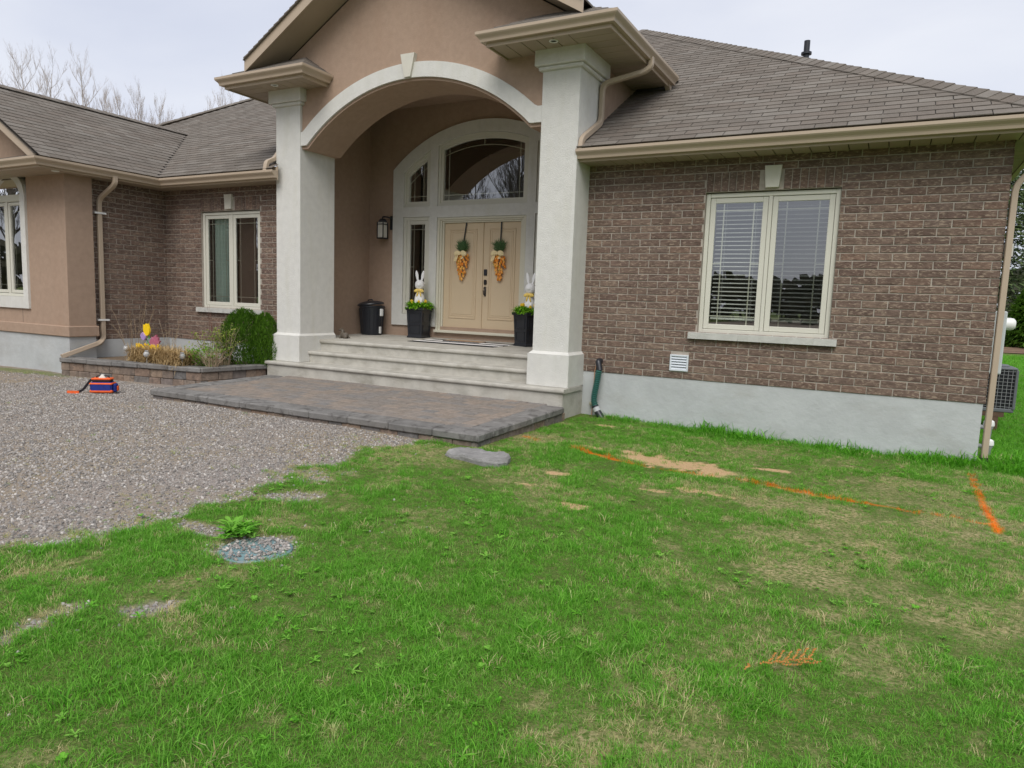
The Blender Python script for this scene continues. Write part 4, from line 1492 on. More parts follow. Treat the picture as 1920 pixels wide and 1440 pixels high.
def wall_run(p, q):
    p, q = Vector((*p, 0)), Vector((*q, 0))
    d = (q - p).normalized()
    nrm = Vector((-d.y, d.x, 0))         # towards the bed
    Lg = (q - p).length
    ang = math.atan2(d.y, d.x)
    u = 0.0
    while u < Lg - 0.05:
        w = min(random.choice((0.52, 0.60, 0.58)), Lg - u)
        if Lg - u - w < 0.15: w = Lg - u
        MBx = MB().cbox(0.003, w - .003, -0.025, 0.245, -0.075, 0.0, 0.012)
        put('capstone', MBx.mesh('capstone', COPE), bedw, Matrix.Translation(p + d * u + Vector((0, 0, BZ + random.uniform(-.003, .003)))) @ Matrix.Rotation(ang, 4, 'Z') @ Matrix.Rotation(random.uniform(-.008, .008), 4, 'X'))
        u += w
    for k in range(2):
        u = -0.12 * k
        z1 = BZ - 0.077 - k * 0.135
        while u < Lg - 0.03:
            w = random.choice((0.18, 0.24, 0.30, 0.22))
            a, b = max(u, 0), min(u + w, Lg)
            if b - a > 0.03:
                f = random.uniform(-0.006, 0.006)
                put('block', MB().cbox(0.002, b - a - .002, 0.01 + f, 0.2, -0.132, 0.0, 0.009).mesh('block', BLOCK), bedw, Matrix.Translation(p + d * a + Vector((0, 0, z1))) @ Matrix.Rotation(ang, 4, 'Z'))
            u += w


wall_run(BP[0], BP[1])
wall_run(BP[1], BP[2])
bs = MB()
n = 14
pts = [(-8.55, -2.14), (-5.78, -1.60), (-5.58, -0.62), (-5.5, -0.21), (-8.59, -0.20)]
bs.prism(pts, 2, -0.9, -0.315)
tag(bs.build('soil', SOIL), 'brown mulch filling the flower bed', None, kind='structure')

# ------------------------------------------------------------------ things on the porch
GREEN_L = leaf_mat('plastic_leaf', (0.14, 0.40, 0.015), (0.36, 0.68, 0.05), 0.4)
YEL = leaf_mat('yellow_petal', (0.80, 0.50, 0.02), (0.90, 0.66, 0.06), 0.2)
BUNNY = M('white_foam', (0.80, 0.80, 0.80), 0.6, 0.02, 5)
BOWY = M('yellow_ribbon', (0.82, 0.60, 0.16), 0.7, 0.12, 40)
BURLAP = M('burlap', (0.80, 0.66, 0.38), 0.85, 0.12, 60, 0.4, 300)
ORANGE = leaf_mat('orange_bud', (0.85, 0.26, 0.03), (0.95, 0.52, 0.14), 0.1)
DKGREEN = leaf_mat('asparagus_fern', (0.055, 0.125, 0.045), (0.12, 0.21, 0.085), 0.2)


def leaf_quad(mb, base, dirv, length, width, rnd, droop=0.3, up=Vector((0, 0, 1))):
    base, d = Vector(base), Vector(dirv).normalized()
    s = d.cross(up)
    if s.length < 1e-3: s = d.cross(Vector((1, 0, 0)))
    s.normalize()
    m = base + d * length * 0.5 + up * length * 0.06
    t = base + d * length - up * droop * length
    mb.add([base - s * width * .15, base + s * width * .15, m + s * width * .5, m - s * width * .5, t], [(0, 1, 2, 3), (3, 2, 4)], rnd)


def planter(loc, rz, label, seed):
    r = random.Random(seed)
    t = thing('planter', loc, label, 'planter', 'black pots by the door')
    t.rotation_euler.z = rz
    WL[t.name] = (0, 0, 0)
    b0, b1, H = 0.145, 0.172, 0.555

    def sq(h, z): return [(-h, -h, z), (h, -h, z), (h, h, z), (-h, h, z)]
    mb = MB()
    prof = [(b0 + .014, 0.0), (b0 + .014, 0.02), (b0, 0.045), (b1 - .004, H - 0.05), (b1 + .016, H - 0.045), (b1 + .018, H), (b1 - .02, H), (b1 - .03, H - 0.06)]
    vs = []
    for (h, z) in prof: vs += sq(h, z)
    fs = [(0, 3, 2, 1)]
    for i in range(len(prof) - 1):
        for k in range(4): fs.append((i * 4 + k, i * 4 + (k + 1) % 4, i * 4 + 4 + (k + 1) % 4, i * 4 + 4 + k))
    mb.add(vs, fs)
    mb.build('pot', BLACKP, t)
    lerp = lambda z: b0 + (b1 - b0) * (z - 0.045) / (H - 0.095)
    for k in range(4):                      # raised mouldings on each face
        p = MB()
        for (z0, z1) in ((0.085, 0.24), (0.29, 0.46)):
            for (u0, u1, a, b) in ((-0.75, 0.75, z0, z0 + .012), (-0.75, 0.75, z1 - .012, z1), (-0.75, -0.66, z0, z1), (0.66, 0.75, z0, z1)):
                P = []
                for (u, z) in ((u0, a), (u1, a), (u1, b), (u0, b)):
                    h = lerp(z)
                    P.append((u * h, -h - 0.007, z))
                Q = [(p_[0], p_[1] + 0.012, p_[2]) for p_ in P]
                p.add(P + Q, [(0, 1, 2, 3), (0, 4, 5, 1), (1, 5, 6, 2), (2, 6, 7, 3), (3, 7, 4, 0)])
        c, s = math.cos(k * math.pi / 2), math.sin(k * math.pi / 2)
        p.v = [(x * c - y * s, x * s + y * c, z) for (x, y, z) in p.v]
        p.build('face_moulding', BLACKP, t)
    MB().add(sq(b1 - 0.028, H - 0.04), [(0, 1, 2, 3)]).build('potting_soil', SOIL, t)
    pl = thing('potted_greenery', (loc[0], loc[1], loc[2] + H - 0.04), 'bright green leafy filler with yellow tulips in the ' + ('pot left of the door' if seed == 1 else 'pot by the right pillar'), 'plant', 'greenery in the black pots')
    WL[pl.name] = (0, 0, 0)
    g = MB()
    for i in range(760):
        a, rr = r.uniform(0, 6.283), 0.25 * math.sqrt(r.random())
        x, y = rr * math.cos(a), rr * math.sin(a)
        el = r.uniform(0.1, 1.2)
        leaf_quad(g, (x * .85, y * .85, r.uniform(0.0, 0.10)), (math.cos(a) * math.cos(el) + r.uniform(-.5, .5), math.sin(a) * math.cos(el) + r.uniform(-.5, .5), math.sin(el)), r.uniform(.07, .13), r.uniform(.020, .036), r.random(), 0.3)
    g.build('foliage', GREEN_L, pl)
    for i in range(7):
        a = i * 0.9 + r.uniform(-.2, .2)
        rr = r.uniform(.10, .17)
        f = MB()
        c = Vector((rr * math.cos(a), rr * math.sin(a), r.uniform(.13, .18)))
        for k in range(5):
            w = k * 1.2566
            f.ell(c + Vector((0.012 * math.cos(w), 0.012 * math.sin(w), 0)), (.014, .014, .030), 6, 5, Euler((0.25 * math.sin(w), -0.25 * math.cos(w), 0)))
        f.rnd = [r.random()] * len(f.v)
        f.build('tulip_head', YEL, pl, smooth=True)
    return t


def bunny(loc, rz, label):
    t = thing('rabbit_ornament', loc, label, 'ornament', 'white rabbits in the pots')
    t.rotation_euler.z = rz
    WL[t.name] = (0, 0, 0)
    mb = MB()
    mb.lathe([(0.02, -.02), (.085, 0), (.098, .06), (.094, .12), (.076, .19), (.055, .245), (.045, .265), (.055, .285), (.078, .315), (.090, .355), (.088, .395), (.070, .43), (.035, .452), (.005, .456)], (0, 0, 0), 20)
    for s in (-1, 1):
        mb.ell((s * .052, 0.0, .535), (.030, .016, .100), 10, 8, Euler((0, s * .17, 0)))
    mb.ell((0, -.075, .365), (.034, .03, .028), 8, 6)
    mb.ell((-.05, -.07, .06), (.03, .045, .07), 8, 6).ell((.05, -.07, .06), (.03, .045, .07), 8, 6)
    o = mb.build('body', BUNNY, t, smooth='all')
    md = o.modifiers.new('join', 'REMESH')
    md.mode = 'VOXEL'
    md.voxel_size = 0.009
    md.use_smooth_shade = True
    b = MB().lathe([(.056, .245), (.066, .255), (.066, .285), (.056, .292)], (0, 0, 0), 16)
    for s in (-1, 1): b.ell((s * .045, -.07, .262), (.048, .018, .030), 8, 6, Euler((0, s * .3, 0)))
    b.ell((0, -.08, .262), (.018, .018, .020), 8, 6).ell((-.025, -.085, .20), (.016, .01, .05), 6, 5, Euler((0, .25, 0))).ell((.03, -.085, .20), (.016, .01, .05), 6, 5, Euler((0, -.25, 0)))
    b.build('bow', BOWY, t, smooth=True)
    return t


p1 = (-4.05, 1.68)
p2 = (-1.66, 1.42)
planter((*p1, PF(p1[1]) + .001), R(4), 'black square tapered planter between side light and door', 1)
planter((*p2, PF(p2[1]) + .001), R(-22), 'black square tapered planter half behind the right pillar', 2)
bunny((p1[0], p1[1], 0.195 + 0.60), R(25), 'white rabbit with yellow bow in the pot left of the door')
bunny((p2[0] + .03, p2[1], 0.19 + 0.58), R(5), 'white rabbit with yellow bow in the pot by the right pillar')


def carrot(x, z, label, seed, lean):
    """door swag shaped like a carrot"""
    r = random.Random(seed)
    y = YD + 0.035
    t = thing('door_swag', (x, y, z), label, 'wreath', 'carrot swags on the doors')
    WL[t.name] = (0, 0, 0)
    MB().add([(-.016 + lean * .045, -.003, .425), (.012 + lean * .045, -.003, .425), (.012, -.02, .07), (-.014, -.02, .07)], [(0, 1, 2, 3)]).build('hanger_strap', BLACKM, t)
    g = MB()
    for i in range(330):
        a = r.uniform(-1.15, 1.15)
        leaf_quad(g, (r.uniform(-.075, .075), -.03 + r.uniform(-.03, .02), -.10 + r.uniform(0, .12)), (math.sin(a), r.uniform(-.55, .05), math.cos(a)), r.uniform(.06, .16), .007, r.random(), 0.1, Vector((0, -1, 0)))
    g.build('fern_top', DKGREEN, t)
    b = MB()
    for s in (-1, 1): b.ell((s * .068, -.135, -.135), (.068, .028, .050), 8, 6, Euler((0, s * .25, 0)))
    b.ell((0, -.15, -.138), (.024, .022, .032), 8, 6)
    b.add([(-.02, -.14, -.14), (-.085, -.14, -.15), (-.145, -.12, -.27), (-.07, -.145, -.28)], [(0, 1, 2, 3)])
    b.add([(.015, -.095, -.13), (.055, -.10, -.14), (.06, -.125, -.225), (.01, -.13, -.235)], [(0, 1, 2, 3)])
    b.build('burlap_bow', BURLAP, t, smooth=True)
    n = 0
    lf = MB()
    zz = -.16
    while zz > -.60:
        f = (zz + .60) / .44
        hw = .030 + .095 * min(1, f * 1.25) ** .8
        k = max(2, int(hw * 2 / .040))
        for i in range(k):
            u = (i + .5 + (.45 if n % 2 else 0) - .22) / k * 2 - 1 + r.uniform(-.2, .2)
            dep = math.sqrt(max(0.05, 1 - u * u)) * hw * .75
            bmb = MB().ell((u * hw + lean * -.02 * (1 - f), -.012 - dep, zz + r.uniform(-.012, .012)), (.021, .021, .034), 8, 6, Euler((r.uniform(-.3, .3), u * -.4, 0)))
            bmb.rnd = [r.random()] * len(bmb.v)
            bmb.build('bud', ORANGE, t, smooth='all')
            if r.random() < .22: leaf_quad(lf, (u * hw, -.02 - dep, zz), (r.uniform(-1, 1), -.6, r.uniform(-1, .3)), .035, .014, r.random(), 0.1, Vector((0, -1, 0)))
        zz -= .042
        n += 1
    lf.build('bud_leaves', GREEN_L, t)
    return t


carrot(-3.30, 1.885, 'orange carrot-shaped tulip swag hanging on the left door leaf', 5, 1)
carrot(-2.53, 1.885, 'orange carrot-shaped tulip swag hanging on the right door leaf', 6, 0)

# lidded bin
tx, ty = -5.15, 1.66
tb = thing('waste_bin', (tx, ty, PF(ty) + .001), 'round black plastic waste bin with a loose lid in the porch corner', 'bin')
WL[tb.name] = (0, 0, 0)
MB().lathe([(.195, 0), (.20, .015), (.212, .20), (.236, .52), (.247, .525), (.247, .55), (.236, .555), (.228, .50)], (0, 0, 0), 28).build('bin_body', BLACKP, tb, smooth=True)
rb = MB()
for k in range(18):
    a = k * 2 * math.pi / 18
    rb.tube([(.198 * math.cos(a), .198 * math.sin(a), .02), (.236 * math.cos(a), .236 * math.sin(a), .50)], .006, 5)
rb.build('bin_ribs', BLACKP, tb)
lid = MB().lathe([(.25, 0), (.256, .012), (.25, .03), (.18, .062), (.08, .078), (.0, .08)], (0, 0, 0), 28)
lo = lid.build('bin_lid', BLACKP, tb, smooth=True)
lo.location = (-.025, 0, .565)
lo.rotation_euler = (R(3), R(-6), 0)
MB().tube([(-.06, 0, .07), (-.05, 0, .10), (.05, 0, .10), (.06, 0, .07)], .012, 8).build('lid_handle', BLACKP, lo, smooth=True)
MB().cbox(.225, .262, -.05, .03, .36, .50, .012).build('side_handle', WHITEP, tb)
MB().cbox(.205, .222, -.04, .02, .03, .16, .006).build('price_tag', WHITEP, tb)

# wall lantern
lt = thing('wall_lantern', (-5.02, YD, 2.0), 'black wall lantern with frosted glass left of the entry', 'lamp')
WL[lt.name] = (0, 0, 0)
MB().cbox(.06, .20, -.022, -.001, .20, .46, .008).build('backplate', BLACKM, lt)
MB().tube(smooth_path([(.13, -.02, .40), (.06, -.09, .435), (-.02, -.14, .435), (-.02, -.14, .37)]), .014, 8).build('arm', BLACKM, lt, smooth=True)
MB().lathe([(.03, .40), (.06, .395), (.10, .365), (.108, .345), (.108, .335), (.09, .33)], (-.02, -.14, 0), 4).build('lantern_roof', BLACKM, lt)
ca = MB()
for k in range(4):
    a = math.pi / 4 + k * math.pi / 2
    x, y = -.02 + .098 * math.cos(a), -.14 + .098 * math.sin(a)
    ca.box(x - .007, x + .007, y - .007, y + .007, .035, .335)
ca.cbox(-.10, .06, -.22, -.06, .02, .042, .006)
for zz in (.285,):
    ca.box(-.097, .057, -.217, -.207, zz, zz + .012).box(-.097, .057, -.073, -.063, zz, zz + .012).box(-.097, -.087, -.207, -.073, zz, zz + .012).box(.047, .057, -.207, -.073, zz, zz + .012)
ca.build('cage', BLACKM, lt)
MB().cbox(-.083, .043, -.203, -.077, .043, .33, .004).build('lantern_glass', FROST, lt)

# mats
mt = thing('striped_mat', (-2.75, 1.13, PF(1.13)), 'long black and white striped mat before the door', 'mat')
WL[mt.name] = (0, 0, 0)
MSH = Matrix.Rotation(math.atan(0.0157), 4, 'X')
mt.rotation_euler = (math.atan(0.0157), 0, R(-1.5))
WM, BM_ = M('white_yarn', (0.82, 0.80, 0.78), 0.95, 0.1, 60, 0.5, 250), M('black_yarn', (0.02, 0.02, 0.022), 0.95, 0.1, 60, 0.5, 250)
ns = 5
for i in range(ns):
    a = -.40 + .80 * i / ns
    MB().cbox(-.86, .86, a + .0015, a + .80 / ns - .0015, .002, .009 + .001 * (i % 2), .002).build('stripe', BM_ if i % 2 == 0 else WM, mt)
cm = thing('coir_doormat', (-2.85, 1.38, PF(1.26) + .011), 'small tan coir doormat lying on the striped mat', 'mat')
WL[cm.name] = (0, 0, 0)
cm.rotation_euler = (math.atan(0.0157), 0, 0)
COIR = M('coir', (0.40, 0.27, 0.17), 0.95, 0.25, 30, 0.8, 200)
MB().cbox(-.36, .36, -.13, .13, 0, .014, .004).build('mat_body', COIR, cm)
MB().cbox(-.365, .365, -.15, -.131, 0, .012, .003).build('mat_border', BLACKM, cm)

# small dog figurine by the left pillar
fg = MB()
fg.ell((0, 0, .055), (.050, .075, .055), 12, 8, Euler((.35, 0, 0))).ell((0, -.045, .10), (.038, .035, .065), 10, 8, Euler((-.15, 0, 0))).ell((0, -.07, .158), (.030, .036, .028), 10, 8)
fg.ell((0, -.105, .150), (.017, .026, .015), 8, 6).ell((-.022, -.055, .178), (.010, .008, .020), 6, 5).ell((.022, -.055, .178), (.010, .008, .020), 6, 5)
for s in (-1, 1): fg.tube([(s * .024, -.062, .10), (s * .026, -.075, .05), (s * .027, -.08, .006)], [.017, .014, .013], 8).ell((s * .03, -.092, .010), (.014, .022, .011), 7, 5).ell((s * .042, .02, .03), (.022, .045, .030), 8, 6)
fg.tube([(0, .065, .03), (.02, .10, .02), (.045, .11, .02)], [.012, .010, .006], 7)
fo = fg.build('dog_figurine', M('bronze_resin', (0.10, 0.082, 0.062), 0.55, 0.3, 30, spec=0.4), smooth='all')
md = fo.modifiers.new('join', 'REMESH')
md.mode = 'VOXEL'
md.voxel_size = 0.006
md.use_smooth_shade = True
fo.location = (-4.74, 0.45, PF(0.45) + .001)
fo.rotation_euler.z = R(-70)
fo.scale = (.95, .95, .95)
tag(fo, 'small dark bronze dog figurine beside the left pillar', 'figurine')

# blinds in the right window and curtain in the left one
SLAT = M('blind_slat', (0.72, 0.71, 0.66), 0.5, 0.03, 4)
for (a, b, lb) in ((1.60, 2.20, 'white slatted blind behind the left sash of the right-hand window'), (2.30, 2.90, 'white slatted blind behind the right sash of the right-hand window')):
    bl = thing('window_blind', ((a + b) / 2, 0.175, 0.70), lb, 'blind', 'blinds in the right-hand window')
    sl = MB().box(a - bl.location.x, b - bl.location.x, -.024, .024, -.0015, .0015).mesh('slat', SLAT)
    k = 0
    z = 2.23
    MB().box(a, b, .150, .200, 2.25, 2.29).build('head_rail', SLAT, bl)
    while z > 0.80:
        o = bpy.data.objects.new('slat', sl)
        COL.objects.link(o)
        o.parent = bl
        o.location = (0, 0, z - 0.70)
        o.rotation_euler.x = R(16)
        z -= 0.052
        k += 1
    MB().box(a, b, .155, .195, z + .01, z + .035).build('bottom_rail', SLAT, bl)
    for xx in (a + .12, b - .12): MB().box(xx, xx + .002, .148, .150, z + .03, 2.26).build('ladder_cord', SLAT, bl)
CUR = M('sage_curtain', (0.66, 0.78, 0.70), 0.9, 0.05, 3)
cu = MB()
n = 60
vs = []
for i in range(n + 1):
    x = -7.45 + 0.52 * i / n
    y = -0.025 + 0.016 * math.sin(i * 0.75) + 0.01 * math.sin(i * 0.31)
    vs += [(x, y, 0.2), (x * 1.0, y - .005, 2.45)]
cu.add(vs, [(2 * i, 2 * i + 2, 2 * i + 3, 2 * i + 1) for i in range(n)])
cu.add([(p[0], p[1] + .004, p[2]) for p in vs], [(2 * i, 2 * i + 2, 2 * i + 3, 2 * i + 1) for i in range(n)])
tag(cu.build('window_curtain', CUR, None, smooth='all'), 'pale green curtain gathered behind the left window', 'curtain')

# ------------------------------------------------------------------ along the right wall
hp = thing('discharge_hose', (0.22, -0.06, -0.6), 'ribbed green hose with black elbow running down the foundation', 'hose')
HG, HB = M('green_hose', (0.030, 0.115, 0.095), 0.45, 0.1, 8, spec=0.4), BLACKP
path = smooth_path([(0.225, -0.10, 0.035), (0.20, -0.10, -0.15), (0.165, -0.10, -0.36), (0.20, -0.105, -0.47)], .4, 6)
dense = []
for i in range(len(path) - 1):
    k = max(1, int((path[i + 1] - path[i]).length / 0.006))
    for j in range(k): dense.append(path[i].lerp(path[i + 1], j / k))
rad = [0.040 + 0.006 * (1 if int(i / 2) % 2 else -1) for i in range(len(dense))]
MB().tube(dense, rad, 12).build('hose', HG, hp, smooth=False)
MB().tube(smooth_path([(0.200, 0.005, 0.155), (0.195, -0.07, 0.155), (0.235, -0.095, 0.03)]), 0.040, 14).build('elbow', HB, hp, smooth=True)
MB().tube([(0.205, -0.105, -0.475), (0.235, -0.11, -0.525)], 0.050, 14).build('tape_collar', M('grey_tape', (0.42, 0.43, 0.44), 0.4, 0.1, 20, spec=0.5), hp, smooth=True)
MB().tube([(0.190, -0.105, -0.45), (0.206, -0.105, -0.476)], 0.048, 14).build('clamp_ring', HB, hp, smooth=True)
MB().tube([(0.233, -0.11, -0.522), (0.30, -0.125, -0.60), (0.345, -0.135, -0.645)], 0.046, 14).build('outlet_pipe', HB, hp, smooth=True)
MB().tube([(0.15, -0.012, 0.12), (0.13, -0.015, 0.0), (0.125, -0.012, -0.30), (0.12, -0.03, -0.62)], 0.006, 6).build('ground_wire', M('copper_wire', (0.55, 0.30, 0.18), 0.5, 0.1, 5), hp)
MB().cbox(0.085, 0.135, -0.06, 0.012, -0.46, -0.41, 0.01).build('tap', M('weathered_brass', (0.42, 0.40, 0.30), 0.6, 0.2, 20), hp)

# side of the house: meter box, flood light, heat pump, capped pipes
mbx = thing('meter_box', (4.68, 0.5, 0.3), 'tall pale electric meter box on the side wall by the downspout', 'meter box')
MB().cbox(4.606, 4.760, 0.42, 0.72, 0.30, 1.00, 0.012).build('cabinet', M('box_paint', (0.50, 0.53, 0.53), 0.5, 0.05, 4), mbx)
mm = MB()
ring_ = [(0.070, 0), (0.070, 0.05), (0.064, 0.08), (0.04, 0.10), (0.0, 0.105)]
vs, fs = [], []
for (r_, h) in ring_:
    for k in range(18):
        w = 2 * math.pi * k / 18
        vs.append((4.7605 + h, 0.57 + r_ * math.cos(w), 0.86 + r_ * math.sin(w)))
for i in range(len(ring_) - 1):
    for k in range(18): fs.append((i * 18 + k, i * 18 + (k + 1) % 18, (i + 1) * 18 + (k + 1) % 18, (i + 1) * 18 + k))
mm.add(vs, fs)
mm.build('meter_dome', WHITEP, mbx, smooth=True)
MB().tube([(4.70, 0.57, 1.0), (4.70, 0.57, 1.06), (4.66, 0.57, 1.07)], .018, 8).build('conduit', GREYP, mbx)
MB().box(4.66, 4.72, 0.415, 0.419, 0.24, 0.29).build('blue_tag', M('blue_tag', (0.03, 0.25, 0.62), 0.5), mbx)
fl = thing('flood_light', (4.66, 0.62, 1.6), 'small black flood light on the side wall above the meter', 'lamp')
MB().cbox(4.606, 4.66, 0.58, 0.66, 1.64, 1.70, .006).build('bracket', BLACKM, fl)
MB().cbox(4.66, 4.76, 0.50, 0.74, 1.58, 1.76, .01).build('lamp_body', BLACKM, fl)
MB().box(4.668, 4.752, 0.4975, 0.5005, 1.60, 1.74).build('lens', FROST, fl)

hpu = thing('heat_pump', (4.97, 3.25, -0.70), 'dark caged air conditioning unit on a stand beside the house', 'air conditioner')
a, b, c, d, e, f = 4.70, 5.265, 3.0, 3.56, -0.37, 0.235
MB().cbox(a + .012, b - .012, c + .012, d - .012, e + .02, f - .03, .03).build('coil', M('coil_black', (0.012, 0.013, 0.016), 0.6, 0.2, 60), hpu)
top = MB().cbox(a - .008, b + .008, c - .008, d + .008, f - .035, f, .012)
top.lathe([(.22, 0), (.22, .02), (.20, .03), (.0, .032)], ((a + b) / 2, (c + d) / 2, f), 24)
CASE = M('case_grey', (0.13, 0.14, 0.15), 0.5, 0.05, 6, spec=0.4)
top.build('top_cover', CASE, hpu)
MB().cbox(a - .005, b + .005, c - .005, d + .005, e - .03, e + .025, .01).build('base_pan', CASE, hpu)
for (x, y) in ((a, c), (b, c), (b, d), (a, d)): MB().cbox(x - .018, x + .018, y - .018, y + .018, e + .02, f - .03, .006).build('corner_post', CASE, hpu)
WIRE = M('guard_wire', (0.30, 0.31, 0.32), 0.45, 0.05, 10, spec=0.5)
nv_, nh_ = 11, 12
for i in range(1, nv_):
    x = a + (b - a) * i / nv_
    MB().box(x - .0025, x + .0025, c - .004, c + .001, e + .02, f - .03).build('guard_wire', WIRE, hpu)
    y = c + (d - c) * i / nv_
    MB().box(b - .001, b + .004, y - .0025, y + .0025, e + .02, f - .03).build('guard_wire', WIRE, hpu)
for i in range(1, nh_):
    z = e + (f - e) * i / nh_
    MB().box(a, b, c - .0065, c - .0042, z - .0025, z + .0025).build('guard_wire', WIRE, hpu)
    MB().box(b + .0042, b + .0065, c, d, z - .0025, z + .0025).build('guard_wire', WIRE, hpu)
STK = M('stand_wood', (0.12, 0.075, 0.05), 0.8, 0.2, 10)
for (x, y) in ((a + .05, c + .05), (b - .2, c + .05), (a + .05, d - .05), (b - .2, d - .05)): MB().box(x - .04, x + .04, y - .04, y + .04, -0.75, e - .03).build('stand_leg', STK, hpu)
MB().box(a + .01, b - .1, c + .005, c + .095, e - .10, e - .0305).build('stand_beam', STK, hpu)

for i, (z, lb) in enumerate(((-0.30, 'upper white-capped grey pipe fitting low on the side wall'), (-0.50, 'lower white-capped grey pipe fitting near the grass by the downspout'))):
    t = thing('capped_pipe', (4.70, 0.42 - 0.12 * i, z - .2), lb, 'pipe', 'capped pipes on the side wall')
    y = 0.42 - 0.12 * i
    MB().tube([(4.60, y, z), (4.68, y, z)], .025, 10).build('wall_stub', GREYP, t)
    MB().lathe([(.030, -.14), (.035, -.02), (.046, .0), (.046, .02)], (4.705, y, z), 14).build('pipe_body', GREYP, t, smooth=True)
    MB().lathe([(.054, .02), (.056, .035), (.050, .07), (.030, .085), (.0, .09)], (4.705, y, z), 14).build('white_cap', WHITEP, t, smooth=True)

# ------------------------------------------------------------------ flower bed planting
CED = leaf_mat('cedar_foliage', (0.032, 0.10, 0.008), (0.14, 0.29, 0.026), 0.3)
BARK = M('bark', (0.11, 0.085, 0.065), 0.95, 0.3, 20, 0.6, 60)


def cedar(loc, rad, h, label, seed):
    r = random.Random(seed)
    t = thing('cedar_shrub', loc, label, 'shrub', 'clipped cedar shrubs in the bed')
    WL[t.name] = (0, 0, 0)
    MB().tube([(0, 0, -.05), (0, 0, h * .35)], [.03, .015], 6).build('trunk', BARK, t)
    mb = MB()
    n = int(15000 * (rad * h) / (0.4 * 0.95))
    for i in range(n):
        a, w = r.uniform(0, 6.2832), r.random()
        z = h * (w ** 0.85)
        f = (max(0.0, 1 - (z / h) ** 3.2)) ** .5 * (.80 + .20 * min(1, z / h * 3))
        lump = 1 + .12 * math.sin(3 * a + seed) * math.sin(5 * z / h + seed) + .07 * math.sin(7 * a + 9 * z) + .06 * math.sin(13 * a - 17 * z + seed) + .05 * math.sin(23 * a + 31 * z)
        rr = rad * f * lump * r.uniform(.62, 1.0) ** .35
        p = Vector((rr * math.cos(a), rr * math.sin(a), z * (1 + .05 * math.sin(4 * a + seed))))
        d = Vector((math.cos(a) * .55 + r.uniform(-.5, .5), math.sin(a) * .55 + r.uniform(-.5, .5), .95 + r.uniform(-.5, .3))).normalized()
        s = d.cross(Vector((math.cos(a + r.uniform(-.8, .8)), math.sin(a), r.uniform(-.3, .3)))).normalized()
        l, wd = r.uniform(.022, .046), r.uniform(.005, .010)
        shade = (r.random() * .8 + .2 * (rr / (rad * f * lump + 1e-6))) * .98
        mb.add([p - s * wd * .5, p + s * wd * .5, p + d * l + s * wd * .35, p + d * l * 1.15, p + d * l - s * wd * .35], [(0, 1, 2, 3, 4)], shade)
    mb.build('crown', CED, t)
    return t


cedar((-5.95, -0.70, -0.33), 0.385, 0.92, 'rounded bright green cedar shrub beneath the left window', 3)
cedar((-5.64, -0.52, -0.33), 0.27, 0.86, 'smaller cedar shrub tight against the left pillar', 8)

STRAW = leaf_mat('straw_blade', (0.36, 0.245, 0.11), (0.66, 0.50, 0.27), 0.25)
STALK = leaf_mat('dry_stalk', (0.28, 0.20, 0.125), (0.52, 0.41, 0.28), 0.1)


def blade(mb, p, d, l, w, bend, rnd, r):
    p, d = Vector(p), Vector(d).normalized()
    s = d.cross(Vector((0, 0, 1)))
    if s.length < .05: s = Vector((r.uniform(-1, 1), r.uniform(-1, 1), 0))
    s.normalize()
    q = Vector((d.x, d.y, 0))
    if q.length > 1e-3: q.normalize()
    m = p + d * l * .55
    t = p + d * l + q * bend * l - Vector((0, 0, abs(bend) * l * .6))
    mb.add([p - s * w, p + s * w, m + s * w * .8, m - s * w * .8, t], [(0, 1, 2, 3), (3, 2, 4)], rnd)


st = thing('straw_bale', (-6.75, -1.62, -0.32), 'shaggy straw bale in the bed holding the spring ornament', 'straw bale')
WL[st.name] = (0, 0, 0)
r = random.Random(4)
mb = MB()
for i in range(5200):
    x, y, z = r.uniform(-.62, .62), r.uniform(-.19, .19), r.uniform(0, .27)
    e = r.random()
    if e < .45: y = -.19 + r.uniform(-.02, .02)
    elif e < .75: z = .27 + r.uniform(-.03, .03) - .06 * abs(x)
    elif e < .85: x = math.copysign(.62, x)
    d = Vector((r.uniform(-1, 1), r.uniform(-.5, .2) if e < .45 else r.uniform(-1, 1), r.uniform(-.9, .7)))
    blade(mb, (x, y, z), d, r.uniform(.06, .17), .0035, r.uniform(-.2, .4), r.random(), r)
mb.build('loose_straw', STRAW, st)
MB().cbox(-.58, .58, -.165, .165, -.02, .235, .04).build('core', STRAW, st)
for x in (-.25, .3): MB().tube([(x, -.175, .0), (x, -.178, .24), (x, 0, .255), (x, .175, .24)], .003, 5).build('twine', STALK, st)

# spring ornament standing in the bale
orn = thing('tulip_ornament', (-7.05, -1.58, -0.03), 'painted tulip ornament in yellow, pink and purple on the straw bale', 'ornament')
WL[orn.name] = (0, 0, 0)
FY, FP, FPK, FGR = M('paint_yellow', (0.86, 0.58, 0.01), 0.6, 0.08, 14), M('paint_purple', (0.38, 0.26, 0.52), 0.6, 0.08, 14), M('paint_pink', (0.42, 0.13, 0.19), 0.6, 0.12, 18), M('paint_green', (0.06, 0.26, 0.06), 0.6, 0.1, 14)


def tulip(mb, x, y, z, w, h, ang, n=3, t=.016):
    """tulip head cut from board: three pointed petals"""
    c, s = math.cos(ang), math.sin(ang)
    P = []
    for k in range(13):
        a = math.pi + math.pi * k / 12
        P.append((w * .5 * math.cos(a) * (1.0), h * .42 + h * .42 * math.sin(a)))
    P += [(w * .52, h * .55), (w * .40, h * .96), (w * .22, h * .80), (0, h * 1.0), (-w * .22, h * .80), (-w * .40, h * .96), (-w * .52, h * .55)]
    Q = [(x + u * c - v_ * s, z + u * s + v_ * c) for (u, v_) in P]
    mb.prism(Q, 1, y - t, y + t)


